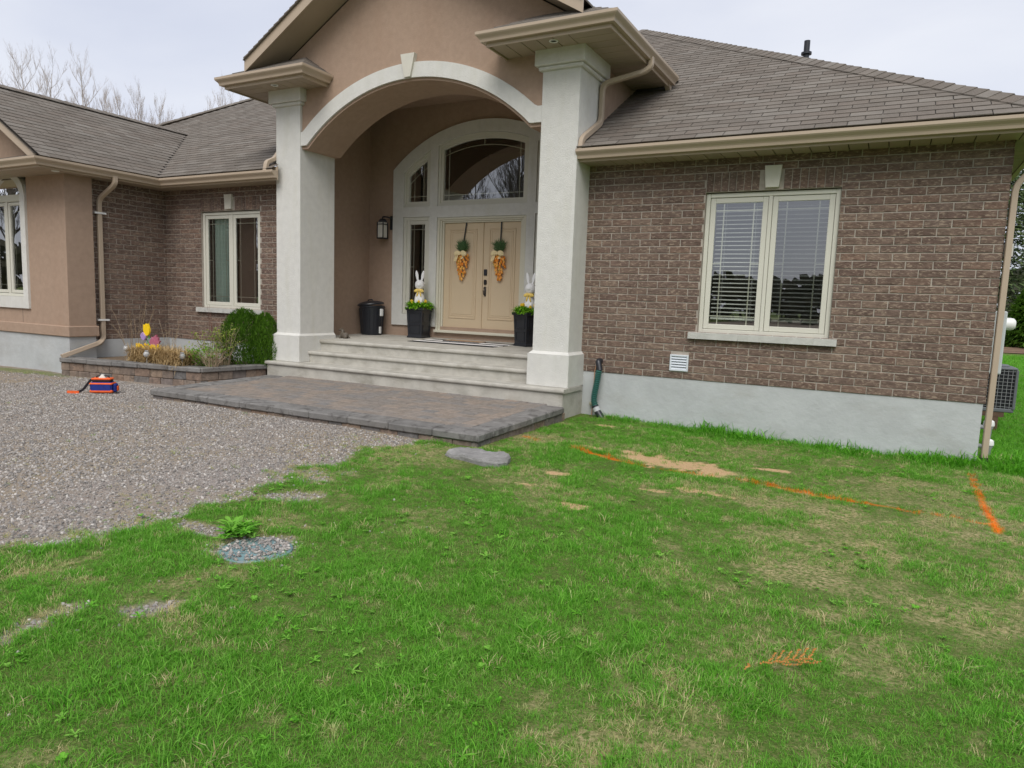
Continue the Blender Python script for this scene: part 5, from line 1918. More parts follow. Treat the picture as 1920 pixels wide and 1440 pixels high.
orn.scale = (.86, .86, .86)
tulip_parts = ((FY, -.18, .0, .20, .175, .235, .18, 'yellow_tulip'), (FPK, .02, -.03, .03, .19, .24, -.85, 'pink_tulip'), (FPK, .13, -.045, .0, .15, .22, .85, 'pink_tulip'), (FP, -.22, -.03, .12, .10, .16, .7, 'purple_tulip'))
for (m_, x, y, z, w, h, ang, nm) in tulip_parts:
    q = MB()
    tulip(q, x, y, z, w, h, ang)
    q.build(nm, m_, orn)
q = MB()
for (x0, z0, x1, z1, y) in ((-.02, -.05, -.18, .21, .01), (.22, -.07, .05, .10, .012), (-.10, -.05, -.33, .22, .02)):
    q.tube([(x0, y, z0), (x1, y, z1)], .009, 6)
q.build('stems', FGR, orn)
q = MB()
for (x, z, w, l, a) in ((.25, -.09, .05, .28, .9), (-.12, -.06, .05, .22, -.6), (.12, -.06, .05, .2, .5)):
    q.prism([(x - w / 2, z), (x + w / 2, z), (x + w / 2 - math.sin(a) * l * .5, z + math.cos(a) * l * .5), (x - math.sin(a) * l, z + math.cos(a) * l), (x - w / 2 - math.sin(a) * l * .5, z + math.cos(a) * l * .5)], 1, -.012, .0)
q.build('leaves', FGR, orn)
r = random.Random(11)
for i in range(34):
    x, y, z = r.uniform(-.20, .40), r.uniform(-.24, -.12), .0 + r.uniform(-.03, .045)
    q = MB()
    for k in range(6):
        a = k * 1.047
        q.ell((x + .017 * math.cos(a), y + r.uniform(-.004, .004), z + .017 * math.sin(a)), (.013, .006, .013), 6, 4)
    q.rnd = [r.random()] * len(q.v)
    q.build('daffodil', YEL, orn)
for i, (x, y, z, lb) in enumerate(((-7.72, -1.62, -.10, 'grey globe solar light left of the straw bale'), (-6.83, -1.86, -.13, 'grey globe solar light in front of the straw bale'), (-6.13, -1.74, -.12, 'grey globe solar light at the right end of the straw bale'))):
    s_ = thing('solar_globe_light', (x, y, -0.32), lb, 'garden light', 'globe lights in the bed')
    MB().ell((x, y, z), (.050, .050, .052), 16, 10).build('globe', M('crackle_glass', (0.42, 0.43, 0.43), 0.2, 0.35, 60, spec=0.6) if i == 0 else bpy.data.materials['crackle_glass'], s_, smooth='all')
    MB().lathe([(.03, .045), (.032, .055), (.02, .062), (0, .063)], (x, y, z), 12).build('solar_cap', GREYP, s_)
    MB().tube([(x, y, z - .045), (x, y, -.40)], .006, 6).build('stake', GREYP, s_)


def stalks(loc, n, h, spread, label, seed, mat=STALK, leaves=0, leafm=None, lh=(.1, .6), w=.0035, cat='plant', group=None, name='dry_plant'):
    r = random.Random(seed)
    t = thing(name, loc, label, cat, group)
    WL[t.name] = (0, 0, 0)
    mb = MB()
    tips = []
    for i in range(n):
        a, rr = r.uniform(0, 6.283), spread * math.sqrt(r.random()) * .4
        b = Vector((rr * math.cos(a), rr * math.sin(a), 0))
        hh = h * r.uniform(.55, 1.0)
        lean = Vector((math.cos(a), math.sin(a), 0)) * spread * r.uniform(.2, 1.0)
        p = [b, b + lean * .35 + Vector((r.uniform(-.02, .02), r.uniform(-.02, .02), hh * .45)), b + lean * .8 + Vector((0, 0, hh * .8)), b + lean * 1.1 + Vector((r.uniform(-.04, .04), 0, hh))]
        mb.tube(p, [w, w * .9, w * .7, w * .4], 5, False)
        mb.rnd += [r.random()] * (len(mb.v) - len(mb.rnd))
        tips.append(p)
        for k in range(2):
            q = p[1].lerp(p[2], r.random())
            e = q + Vector((r.uniform(-.1, .1), r.uniform(-.1, .1), r.uniform(.05, .14)))
            mb.tube([q, e], [w * .6, w * .3], 4, False)
            mb.rnd += [r.random()] * (len(mb.v) - len(mb.rnd))
    mb.build('stem', mat, t)
    if leaves:
        g = MB()
        for i in range(leaves):
            p = r.choice(tips)
            k = r.randrange(3)
            q = p[k].lerp(p[k + 1], r.random())
            q = q + Vector((r.uniform(-.05, .05), r.uniform(-.05, .05), 0))
            if not lh[0] <= q.z <= lh[1]: q.z = r.uniform(*lh)
            leaf_quad(g, q, (r.uniform(-1, 1), r.uniform(-1, 1), r.uniform(-.1, .8)), r.uniform(.03, .06), r.uniform(.018, .034), r.random(), .25)
        g.build('leaf_cluster', leafm, t)
    return t


LG = leaf_mat('spring_leaf', (0.16, 0.28, 0.035), (0.42, 0.46, 0.10), 0.4)
LG2 = leaf_mat('green_leaf', (0.10, 0.25, 0.02), (0.28, 0.46, 0.05), 0.4)
stalks((-7.95, -1.30, -.32), 16, 1.05, .30, 'tall dry bare stalks beside the garage downspout', 21)
stalks((-7.45, -1.0, -.32), 9, 0.85, .22, 'thin dry stalks standing behind the tulip ornament', 22)
stalks((-5.98, -1.42, -.32), 26, .40, .26, 'low bright green leafy plant right of the straw bale', 23, leaves=900, leafm=LG2, lh=(.02, .34), name='leafy_plant', group='leafy plants in the bed')
stalks((-6.28, -1.0, -.32), 22, .62, .26, 'budding yellow green bush behind the straw bale', 24, leaves=520, leafm=LG, lh=(.2, .60), name='leafy_plant', group='leafy plants in the bed')
stalks((-5.92, -1.12, -.32), 20, .78, .25, 'taller twiggy plant with new leaves left of the cedars', 25, leaves=380, leafm=LG, lh=(.15, .72), name='leafy_plant', group='leafy plants in the bed')
stalks((-5.72, -1.50, -.32), 30, .36, .20, 'bleached dry stems at the front corner of the bed', 26)
stalks((-7.0, -0.45, -.32), 3, 1.0, .12, 'single reddish dry flower stem against the brick wall', 27, mat=M('red_stem', (0.16, 0.07, 0.05), 0.9))

# ------------------------------------------------------------------ on the ground
bag = thing('tool_bag', (-6.12, -3.02, float(gz(-6.12, -3.02)) + .012), 'small orange and blue tool bag with its strap trailing on the gravel', 'bag')
bag.rotation_euler.z = R(38)
WL[bag.name] = (0, 0, 0)
OR_, BL_, DK_ = M('orange_nylon', (0.80, 0.13, 0.03), 0.7, 0.12, 20, 0.3, 120), M('blue_nylon', (0.015, 0.03, 0.20), 0.65, 0.15, 20, 0.3, 120), M('black_nylon', (0.02, 0.018, 0.022), 0.7, 0.1, 20)
MB().cbox(-.145, .145, -.085, .085, .0, .155, .022).build('bag_body', BL_, bag)
MB().cbox(-.149, .149, -.089, .089, .004, .048, .014).build('orange_base', OR_, bag)
MB().cbox(-.149, .149, -.089, .089, .118, .146, .010).build('orange_band', OR_, bag)
MB().cbox(-.120, .120, -.070, .070, .150, .192, .014).build('upper_pocket', DK_, bag)
MB().cbox(-.128, .128, -.078, .078, .186, .212, .012).build('orange_lid', OR_, bag)
MB().cbox(.146, .190, -.06, .06, .01, .135, .02).build('side_pocket', BL_, bag)
MB().cbox(.190, .205, -.03, .03, .03, .10, .007).build('pocket_flap', OR_, bag)
MB().add([(-.05, -.02, .21), (.04, -.03, .21), (.055, .03, .21), (-.04, .03, .21), (-.01, 0, .262), (.02, .01, .255)], [(0, 1, 4), (1, 5, 4), (1, 2, 5), (2, 3, 4, 5), (3, 0, 4)]).build('crumpled_paper', M('paper', (0.62, 0.60, 0.54), 0.9, 0.1, 20), bag)
pr = [(-.016, -.003), (.016, -.003), (.016, .003), (-.016, .003)]
MB().sweep(smooth_path([(-.13, .05, .20), (-.17, .02, .17), (-.25, -.02, .04), (-.30, -.04, .012), (-.40, -.07, .010)]), pr, (0, 0, 1)).build('strap', DK_, bag)
MB().sweep(smooth_path([(-.27, -.11, .012), (-.34, -.12, .016), (-.43, -.10, .010), (-.41, -.07, .012)]), [(-.022, -.006), (.022, -.006), (.022, .006), (-.022, .006)], (0, 0, 1)).build('shoulder_pad', OR_, bag)
MB().tube(smooth_path([(-.08, 0, .205), (-.07, 0, .24), (.08, 0, .24), (.09, 0, .205)]), .008, 6).build('carry_handle', DK_, bag)

# flat stepping stone in the grass
bm = bmesh.new()
out = [(-.35, .0), (-.325, .13), (-.25, .21), (-.12, .245), (-.04, .205), (.05, .20), (.19, .195), (.30, .12), (.345, -.03), (.315, -.15), (.17, -.195), (-.02, -.165), (-.2, -.145), (-.315, -.085)]
top = [bm.verts.new((x * .94 + random.uniform(-.01, .01), y * .94, .045 + random.uniform(-.006, .006))) for (x, y) in out]
mid = [bm.verts.new((x * 1.0, y * 1.0, .018 + random.uniform(-.01, .01))) for (x, y) in out]
low = [bm.verts.new((x * .97, y * .97, -.06)) for (x, y) in out]
n = len(out)
for A, B in ((mid, top), (low, mid)):
    for i in range(n): bm.faces.new((A[i], A[(i + 1) % n], B[(i + 1) % n], B[i]))
f = bm.faces.new(top)
bmesh.ops.poke(bm, faces=[f])
bmesh.ops.subdivide_edges(bm, edges=bm.edges[:], cuts=2, use_grid_fill=True)
for v in bm.verts:
    k = .007 * math.sin(v.co.x * 23 + 2 * v.co.y * 9) + .006 * math.sin(v.co.y * 31 + v.co.x * 17) + random.uniform(-.005, .005)
    v.co.z += k
    v.co.x += random.uniform(-.002, .002)
me = bpy.data.meshes.new('stepping_stone')
bm.to_mesh(me)
bm.free()
me.materials.append(M('grey_stone', (0.255, 0.248, 0.24), 0.95, 0.30, 9, 1.0, 45, stain=(0.15, 0.14, 0.135), stain_amt=0.5, stain_scale=5))
so_ = bpy.data.objects.new('stepping_stone', me)
COL.objects.link(so_)
so_.location = (0.26, -3.30, float(gz(0.26, -3.30)) + .01)
tag(so_, 'flat irregular grey stone lying in the grass before the landing', 'stone')

# septic cover disc, teal, under loose stones
cv = thing('access_cover', (0.38, -6.08, float(gz(0.38, -6.08)) - .012), 'round faded teal access cover half buried in gravel', 'cover')
WL[cv.name] = (0, 0, 0)
TEAL = M('faded_teal', (0.16, 0.26, 0.27), 0.8, 0.2, 9, 0.3, 60, stain=(0.27, 0.26, 0.25), stain_amt=0.7, stain_scale=14)
MB().lathe([(.215, -.03), (.215, .006), (.205, .012), (.19, .008), (.0, .010)], (0, 0, 0), 32).build('cover_disc', TEAL, cv)
for k in range(6): MB().lathe([(.010, .006), (.010, .016), (.0, .017)], (.16 * math.cos(k * 1.047 + .3), .16 * math.sin(k * 1.047 + .3), 0), 6).build('bolt', GREYP, cv)

# dry cedar sprig
def sprig(loc, L_, rz, label, seed):
    r = random.Random(seed)
    mb = MB()
    SP = leaf_mat('dead_cedar_%d' % seed, (0.56, 0.25, 0.07), (0.72, 0.38, 0.13), .15)

    def br(p, d, l, lev):
        k = max(3, int(l / .012))
        for i in range(k):
            q = p + d * (l * i / k)
            q.z = max(q.z, .006) + .004 * math.sin(i * 1.3)
            s = d.cross(Vector((0, 0, 1))).normalized()
            for sg in (-1, 1):
                e = (d * .8 + s * sg * r.uniform(.4, 1.0) + Vector((0, 0, r.uniform(-.1, .5)))).normalized()
                if lev == 0 and i > 2 and (i + (sg > 0)) % 3 == 0: br(q.copy(), (d * 1.0 + s * sg * .9 + Vector((0, 0, .10))).normalized(), l * r.uniform(.28, .48), 1)
                w = .0048
                t2 = d * .5
                mb.add([q - d * w, q + d * w, q + e * .007 + d * w * .9, q + e * .007 - d * w * .1], [(0, 1, 2, 3)], r.random())
                mb.add([q + Vector((0, 0, w)), q - Vector((0, 0, w)), q + e * .008 - Vector((0, 0, w * .5)), q + e * .008 + Vector((0, 0, w * .5))], [(0, 1, 2, 3)], r.random())
    br(Vector((0, 0, .02)), Vector((1, 0, .06)).normalized(), L_, 0)
    o = mb.build('dry_cedar_sprig', SP)
    o.location = loc
    o.rotation_euler = (0, 0, rz)
    return tag(o, label, 'twig', 'dead cedar sprigs on the lawn')


sprig((3.25, -5.84, float(gz(3.25, -5.84)) + .030), .25, R(36), 'rust-brown dead cedar sprig lying on the near lawn', 31)
sprig((3.20, -5.93, float(gz(3.2, -5.93)) + .03), .05, R(70), 'tiny rust-brown scrap beside the dead cedar sprig', 32)

# ------------------------------------------------------------------ trees
BIRCH = M('pale_bark', (0.46, 0.42, 0.385), 0.9, 0.25, 3, 0.3, 30)
TWIG = M('twig_bark', (0.42, 0.37, 0.335), 0.9, 0.15, 3)


def bare_tree_meshes(seed, h, upright=0.75, crown=0.16, n1=34, base=0.28):
    """trunk and leafless branches, base at the origin"""
    r = random.Random(seed)
    tr, br = MB(), MB()
    top = Vector((r.uniform(-.3, .3), r.uniform(-.3, .3), h))
    P = [Vector((0, 0, -.3))]
    for i in range(1, 9):
        t = i / 8
        P.append(top * t + Vector((r.uniform(-.12, .12), r.uniform(-.12, .12), 0)) * (h / 12))
    r0 = h * .0085
    tr.tube(P, [r0 * (1 - .92 * i / 8) + .006 for i in range(9)], 7)

    def seg(p, d, l, rad, lev):
        k = 3
        pts, rs = [p.copy()], [rad]
        q, dd = p.copy(), d.copy()
        for i in range(k):
            dd = (dd + Vector((r.uniform(-.18, .18), r.uniform(-.18, .18), .22 * upright))).normalized()
            q = q + dd * l / k
            pts.append(q.copy())
            rs.append(rad * (1 - .75 * (i + 1) / k))
        br.tube(pts, rs, 4 if lev == 0 else 3, False)
        if lev < 3:
            m = (7, 5, 3)[lev]
            for j in range(m):
                f = r.uniform(.25, 1.0)
                i = min(k - 1, int(f * k))
                b = pts[i].lerp(pts[i + 1], f * k - i)
                e = (dd + Vector((r.uniform(-.8, .8), r.uniform(-.8, .8), r.uniform(-.1, .5)))).normalized()
                seg(b, e, l * r.uniform(.35, .6), rad * .5, lev + 1)
    for i in range(n1):
        f = base + (1 - base) * (i + r.random()) / n1
        z = f * 8
        k = min(7, int(z))
        b = P[k].lerp(P[k + 1], z - k)
        a = i * 2.4 + r.uniform(-.4, .4)
        l = h * crown * (1.15 - .75 * f) * r.uniform(.7, 1.2)
        d = Vector((math.cos(a), math.sin(a), upright + r.uniform(-.1, .5))).normalized()
        seg(b, d, l, r0 * (1.05 - f) * .5 + .006, 0)
    k = h / max(p[2] for p in br.v)
    for q in (tr, br): q.v = [(p[0] * k, p[1] * k, p[2] * k) for p in q.v]
    return tr.mesh('trunk', BIRCH, smooth=True), br.mesh('crown', TWIG)


TREES = [bare_tree_meshes(100, 13.5, 0.9, .20), bare_tree_meshes(101, 13.5, 1.0, .19, 38), bare_tree_meshes(102, 10.5, 1.5, .20, 44, .15), bare_tree_meshes(103, 14, 0.7, .25, 36, .3)]


def bare_tree(kind, x, y, h, label, group, rz=0.0):
    t = thing('bare_tree', (x, y, -0.75), label, 'tree', group)
    base = (13.5, 13.5, 10.5, 14)[kind]
    s = h / base
    t.scale = (s, s, s)
    t.rotation_euler.z = rz
    for nm, me in zip(('trunk', 'crown'), TREES[kind]):
        o = bpy.data.objects.new(nm, me)
        COL.objects.link(o)
        o.parent = t
    return t


# beyond the garage roof, left to right in the picture
back = [(0, -86.5, 26.6, 'bare tree at the very left edge above the garage roof'), (3, -80.5, 27.0, 'bare spreading tree above the left end of the garage ridge'), (0, -74.2, 25.2, 'tall bare tree, first of the two upright ones above the garage roof'), (1, -69.0, 25.2, 'tall bare tree, second of the two upright ones above the garage roof'),
        (2, -66.2, 21.4, 'thin bare tree just right of the tall upright pair'), (2, -64.0, 20.6, 'thin bare sapling left of the bushy clump over the garage ridge'), (2, -61.8, 20.4, 'bushy bare tree at the left of the clump over the ridge'), (2, -60.0, 20.6, 'bushy bare tree in the middle of the clump over the ridge'),
        (2, -57.9, 19.5, 'bushy bare tree at the right of the clump over the ridge'), (2, -56.3, 18.2, 'low bare tree ending the clump where the roofs meet'), (2, -52.6, 17.6, 'small bare treetop above the valley of the roofs'),
        (1, -49.1, 19.8, 'bare treetop left of the entrance eave'), (1, -47.3, 19.2, 'bare treetop half hidden by the entrance eave')]
for i, (k, X, Z, lb) in enumerate(back):
    f = 0.488 + 0.03 * math.sin(i * 2.1)
    x, y, z = 3.62 + (X - 3.62) * f, -8.95 + 42.95 * f, 0.91 + (Z - .91) * f
    bare_tree(k, x, y, z + .75, lb, 'bare trees behind the garage', i * 1.3)

r = random.Random(77)
# distant woods all round
FOR = leaf_mat('woodland', (0.045, 0.05, 0.03), (0.09, 0.085, 0.055), 0.1)
mb = MB()
for i in range(15000):
    a = r.uniform(0, 6.2832)
    if 0.30 < a < 1.15: continue
    d = r.uniform(85, 120)
    hmax = 6.6 + .6 * math.sin(a * 5) + .4 * math.sin(a * 13 + 1)
    if abs(((a - 2.5 + math.pi) % (2 * math.pi)) - math.pi) < .6: hmax *= .55
    z = r.random() ** .7 * hmax
    x, y = -2 + d * math.cos(a), 2 + d * math.sin(a)
    s, hh = r.uniform(.7, 1.6), r.uniform(.7, 1.3)
    b = r.uniform(0, 6.28)
    u = Vector((math.cos(b), math.sin(b), r.uniform(-.3, .3))) * s
    v = Vector((r.uniform(-.4, .4), r.uniform(-.4, .4), 1)) * hh
    p = Vector((x, y, z - .9))
    mb.add([p - u, p + u * r.uniform(.5, 1), p + u * .5 + v, p - u * .6 + v * r.uniform(.5, 1)], [(0, 1, 2, 3)], r.random())
tag(mb.build('treeline', FOR), 'distant woods along the horizon', None, kind='stuff')

# right background: dark conifers, a bright cedar, mulch strip and gravel heap
SPR = leaf_mat('spruce_needles', (0.06, 0.10, 0.042), (0.15, 0.20, 0.08), 0.25)
CED2 = leaf_mat('cedar_bright', (0.05, 0.13, 0.015), (0.13, 0.25, 0.03), 0.25)


def conifer(x, y, h, w, label, seed, mat, group, dens=1.0, shape=1.0):
    r = random.Random(seed)
    t = thing('conifer', (x, y, -0.8), label, 'tree', group)
    WL[t.name] = (0, 0, 0)
    MB().tube([(0, 0, -.3), (0, 0, h * .96)], [.16, .02], 7).build('trunk', BARK, t)
    mb = MB()
    n = int(5200 * dens)
    for i in range(n):
        f = r.random() ** .8
        a = r.uniform(0, 6.2832)
        layer = 1 + .22 * math.sin(f * 46 + a * 2)
        rr = w * (1 - f) ** shape * layer * r.uniform(.35, 1.0) ** .5 * (1 + .12 * math.sin(3 * a + seed))
        p = Vector((rr * math.cos(a), rr * math.sin(a), h * (.05 + .95 * f)))
        d = Vector((math.cos(a), math.sin(a), r.uniform(-.45, .5))).normalized()
        s = d.cross(Vector((0, 0, 1))).normalized() * r.uniform(.05, .11)
        l = r.uniform(.18, .42)
        mb.add([p - s, p + s, p + d * l + s * .5 + Vector((0, 0, -.05)), p + d * l * 1.25 + Vector((0, 0, r.uniform(-.14, .1))), p + d * l - s * .6], [(0, 1, 2, 3, 4)], r.random())
    mb.build('crown', mat, t)


conifer(9.3, 47.0, 13.5, 3.4, 'dark spruce directly behind the downspout corner', 41, SPR, 'dark conifers beyond the lawn')
conifer(11.6, 50.0, 15.0, 3.6, 'taller dark spruce at the right edge of the picture', 42, SPR, 'dark conifers beyond the lawn')
conifer(6.6, 52.0, 14.0, 3.6, 'dark spruce hidden mostly by the house corner', 43, SPR, 'dark conifers beyond the lawn')
conifer(14.5, 48.0, 14.0, 3.6, 'dark spruce beyond the right edge', 44, SPR, 'dark conifers beyond the lawn')
conifer(10.35, 37.5, 3.3, 1.25, 'bright green rounded cedar on the far side of the lawn', 45, CED2, 'cedars across the lawn', .9, .55)
conifer(12.7, 38.5, 3.0, 1.2, 'bright green cedar at the far right edge', 46, CED2, 'cedars across the lawn', .9, .55)
mb = MB()
n = 30
vs = []
for i in range(n + 1):
    x = -6 + 40 * i / n
    vs += [(x, 33 + .6 * math.sin(i), -.70), (x, 36.0 + .5 * math.sin(i * 1.7), -.55), (x, 41, -.62)]
mb.add(vs, [(3 * i + k, 3 * i + 3 + k, 3 * i + 4 + k, 3 * i + 1 + k) for i in range(n) for k in (0, 1)])
tag(mb.build('mulch_strip', M('brown_mulch', (0.16, 0.10, 0.065), 0.95, 0.5, 1.5, 0.6, 8)), 'brown mulch strip along the far lawn edge', None, kind='structure')
mb = MB()
for i in range(1):
    n = 26
    vs = [(12.6, 36.2, 0.35)]
    for j, (rr, z) in enumerate(((.7, .15), (1.5, -.25), (2.3, -.66), (2.5, -.9))):
        for k in range(n):
            a = 2 * math.pi * k / n
            vs.append((12.6 + rr * math.cos(a) * r.uniform(.93, 1.07), 36.2 + .6 * rr * math.sin(a), z + r.uniform(-.05, .05)))
    fs = [(0, 1 + k, 1 + (k + 1) % n) for k in range(n)]
    for j in range(3):
        for k in range(n): fs.append((1 + j * n + k, 1 + (j + 1) * n + k, 1 + (j + 1) * n + (k + 1) % n, 1 + j * n + (k + 1) % n))
    mb.add(vs, fs)
tag(mb.build('gravel_heap', M('heap_gravel', (0.26, 0.26, 0.26), 0.95, 0.3, 6, 0.8, 12), None, smooth='all'), 'low grey gravel heap across the side lawn', 'gravel heap')

# ------------------------------------------------------------------ grass, weeds and gravel
def scatter(name, pts, rot, scl, vid, tint, paint, sources, label):
    me = bpy.data.meshes.new(name)
    n = len(pts)
    me.vertices.add(n)
    me.vertices.foreach_set('co', np.asarray(pts, np.float32).ravel())
    for nm, ty, arr in (('rot', 'FLOAT_VECTOR', rot), ('scl', 'FLOAT', scl), ('tint', 'FLOAT', tint), ('paint', 'FLOAT', paint)):
        at = me.attributes.new(nm, ty, 'POINT')
        at.data.foreach_set('vector' if ty == 'FLOAT_VECTOR' else 'value', np.asarray(arr, np.float32).ravel())
    at = me.attributes.new('vid', 'INT', 'POINT')
    at.data.foreach_set('value', np.asarray(vid, np.int32))
    me.update()
    o = bpy.data.objects.new(name, me)
    COL.objects.link(o)
    ng = bpy.data.node_groups.new(name + '_scatter', 'GeometryNodeTree')
    ng.interface.new_socket('Geometry', in_out='INPUT', socket_type='NodeSocketGeometry')
    ng.interface.new_socket('Geometry', in_out='OUTPUT', socket_type='NodeSocketGeometry')
    N = ng.nodes
    gi, go = N.new('NodeGroupInput'), N.new('NodeGroupOutput')
    ip = N.new('GeometryNodeInstanceOnPoints')
    g2 = N.new('GeometryNodeGeometryToInstance')
    for s in reversed(sources):
        oi = N.new('GeometryNodeObjectInfo')
        oi.inputs['Object'].default_value = s
        ng.links.new(oi.outputs['Geometry'], g2.inputs[0])

    def na(nm, ty):
        a = N.new('GeometryNodeInputNamedAttribute')
        a.data_type = ty
        a.inputs['Name'].default_value = nm
        return a.outputs['Attribute']
    ng.links.new(gi.outputs[0], ip.inputs['Points'])
    ng.links.new(g2.outputs[0], ip.inputs['Instance'])
    ip.inputs['Pick Instance'].default_value = True
    ng.links.new(na('vid', 'INT'), ip.inputs['Instance Index'])
    e2r = N.new('FunctionNodeEulerToRotation')
    ng.links.new(na('rot', 'FLOAT_VECTOR'), e2r.inputs[0])
    ng.links.new(e2r.outputs[0], ip.inputs['Rotation'])
    ng.links.new(na('scl', 'FLOAT'), ip.inputs['Scale'])
    ng.links.new(ip.outputs[0], go.inputs[0])
    md = o.modifiers.new('scatter', 'NODES')
    md.node_group = ng
    return tag(o, label, None, kind='stuff')


def inst_attr(t, nm):
    return nd(t, 'ShaderNodeAttribute', attribute_type='INSTANCER', attribute_name=nm).outputs['Fac']


def grass_material():
    m, t, b = newmat('grass_blade')
    rv = nd(t, 'ShaderNodeAttribute', attribute_name='rnd').outputs['Fac']

    def mixc(f, a, bb):
        x = nd(t, 'ShaderNodeMix', data_type='RGBA')
        for s, q in (('A', a), ('B', bb)):
            if isinstance(q, tuple): x.inputs[s].default_value = (*q, 1)
            else: t.links.new(q, x.inputs[s])
        t.links.new(f, x.inputs['Factor'])
        return x.outputs['Result']
    green = mixc(rv, (0.066, 0.276, 0.011), (0.214, 0.578, 0.042))
    dry = mixc(rv, (0.52, 0.42, 0.21), (0.84, 0.71, 0.43))
    c = mixc(inst_attr(t, 'tint'), green, dry)
    c = mixc(inst_attr(t, 'paint'), c, (1.0, 0.235, 0.015))
    t.links.new(c, b.inputs['Base Color'])
    b.inputs['Roughness'].default_value = 0.5
    b.inputs['Specular IOR Level'].default_value = 0.25
    tr = nd(t, 'ShaderNodeBsdfTranslucent')
    t.links.new(c, tr.inputs['Color'])
    ms = nd(t, 'ShaderNodeMixShader')
    ms.inputs[0].default_value = 0.45
    t.links.new(b.outputs[0], ms.inputs[1])
    t.links.new(tr.outputs[0], ms.inputs[2])
    t.links.new(ms.outputs[0], t.nodes['Material Output'].inputs['Surface'])
    return m


GRASS = grass_material()


def tuft(seed, n, hh, spread, w, lean):
    r = random.Random(seed)
    mb = MB()
    for i in range(n):
        a, rr = r.uniform(0, 6.283), spread * math.sqrt(r.random())
        b = Vector((rr * math.cos(a), rr * math.sin(a), -.008))
        d = r.uniform(0, 6.283)
        h = hh * r.uniform(.45, 1.0)
        ln = lean * r.uniform(.2, 1.3)
        q = Vector((math.cos(d), math.sin(d), 0))
        s = Vector((-q.y, q.x, 0)) * w * r.uniform(.6, 1.2)
        p1_ = b + q * ln * h * .35 + Vector((0, 0, h * .55))
        p2_ = b + q * ln * h * 1.0 + Vector((0, 0, h * (1.0 - .25 * ln)))
        mb.add([b - s, b + s, p1_ + s * .85, p1_ - s * .85, p2_], [(0, 1, 2, 3), (3, 2, 4)], r.random())
    o = bpy.data.objects.new('grass_tuft', mb.mesh('grass_tuft', GRASS))
    return o


def rosette(seed, n, ll, w):
    r = random.Random(seed)
    mb = MB()
    for i in range(n):
        a = i * 2.4 + r.uniform(-.4, .4)
        q = Vector((math.cos(a), math.sin(a), 0))
        s = Vector((-q.y, q.x, 0))
        l, ww, el = ll * r.uniform(.6, 1.1), w * r.uniform(.7, 1.2), r.uniform(.15, .9)
        P = []
        k = 5
        for j in range(k + 1):
            f = j / k
            c = q * l * f * math.cos(el) + Vector((0, 0, l * (math.sin(el) * f - .55 * f * f * math.sin(el)) + .005))
            tooth = (.35, .75, .6, 1.0, .8, .05)[j]
            P += [c - s * ww * .5 * tooth, c + Vector((0, 0, -.003)), c + s * ww * .5 * tooth]
        mb.add(P, [(3 * j + e, 3 * j + e + 1, 3 * j + e + 4, 3 * j + e + 3) for j in range(k) for e in (0, 1)], r.random())
    return bpy.data.objects.new('weed_rosette', mb.mesh('weed_rosette', GRASS))


def pebble(seed):
    r = random.Random(seed)
    bm = bmesh.new()
    bmesh.ops.create_icosphere(bm, subdivisions=1, radius=1.0)
    fx, fy, fz = r.uniform(.8, 1.3), r.uniform(.6, 1.0), r.uniform(.4, .75)
    for v in bm.verts:
        k = 1 + r.uniform(-.18, .18)
        v.co = Vector((v.co.x * fx * k, v.co.y * fy * k, v.co.z * fz * k))
    me = bpy.data.meshes.new('pebble')
    bm.to_mesh(me)
    bm.free()
    me.materials.append(PEB)
    return bpy.data.objects.new('pebble', me)


def pebble_material():
    m, t, b = newmat('pebble_stone')
    rp = nd(t, 'ShaderNodeValToRGB')
    e = rp.color_ramp.elements
    e[0].color, e[0].position = (0.14, 0.128, 0.118, 1), 0
    e[1].color, e[1].position = (0.54, 0.505, 0.465, 1), 1
    for p, q in ((0.25, (0.215, 0.203, 0.188, 1)), (0.5, (0.29, 0.255, 0.225, 1)), (0.7, (0.31, 0.288, 0.268, 1)), (0.9, (0.40, 0.37, 0.335, 1))):
        k = e.new(p)
        k.color = q
    t.links.new(inst_attr(t, 'tint'), rp.inputs['Fac'])
    t.links.new(rp.outputs['Color'], b.inputs['Base Color'])
    b.inputs['Roughness'].default_value = 0.85
    return m


PEB = pebble_material()


def free_ground(x, y):
    ok = ~((x > PLX0 - .02) & (x < PLX1 + .01) & (y > PLY0 - .02) & (y < 0.1))
    ok &= ~((x > -0.06) & (x < 4.62) & (y > -0.015))
    ok &= ~((x < -5.2) & (y > -2.35 + 0.198 * (x + 8.46)) & (y < 3))
    ok &= ~((x < -8.4) & (y > -2.13))
    ok &= ~((x > -5.3) & (x < -0.04) & (y > -0.7))
    ok &= np.hypot((x - 0.26) / 1.05, (y + 3.28) / .85) > 0.31
    return ok


def lawn_points(x0, x1, y0, y1, dens):
    n = int((x1 - x0) * (y1 - y0) * dens)
    x, y = RNG.uniform(x0, x1, n), RNG.uniform(y0, y1, n)
    keep = free_ground(x, y)
    x, y = x[keep], y[keep]
    g, s, d = gravel_mask(x, y), sand_mask(x, y), dry_mask(x, y)
    dens_n = 0.15 + 1.3 * vnoise(x, y, 0.2, 91) * (0.35 + 1.2 * vnoise(x, y, 0.06, 92))
    pr = np.clip((1 - g) ** 1.8 + 0.02 + .10 * (vnoise(x, y, .5, 71) > .62) * (x > -5), 0, 1) * (1 - .93 * s) * (1 - .50 * d) * np.clip(dens_n, .60, 1)
    k = RNG.random(len(x)) < pr
    return x[k], y[k], g[k], s[k], d[k]


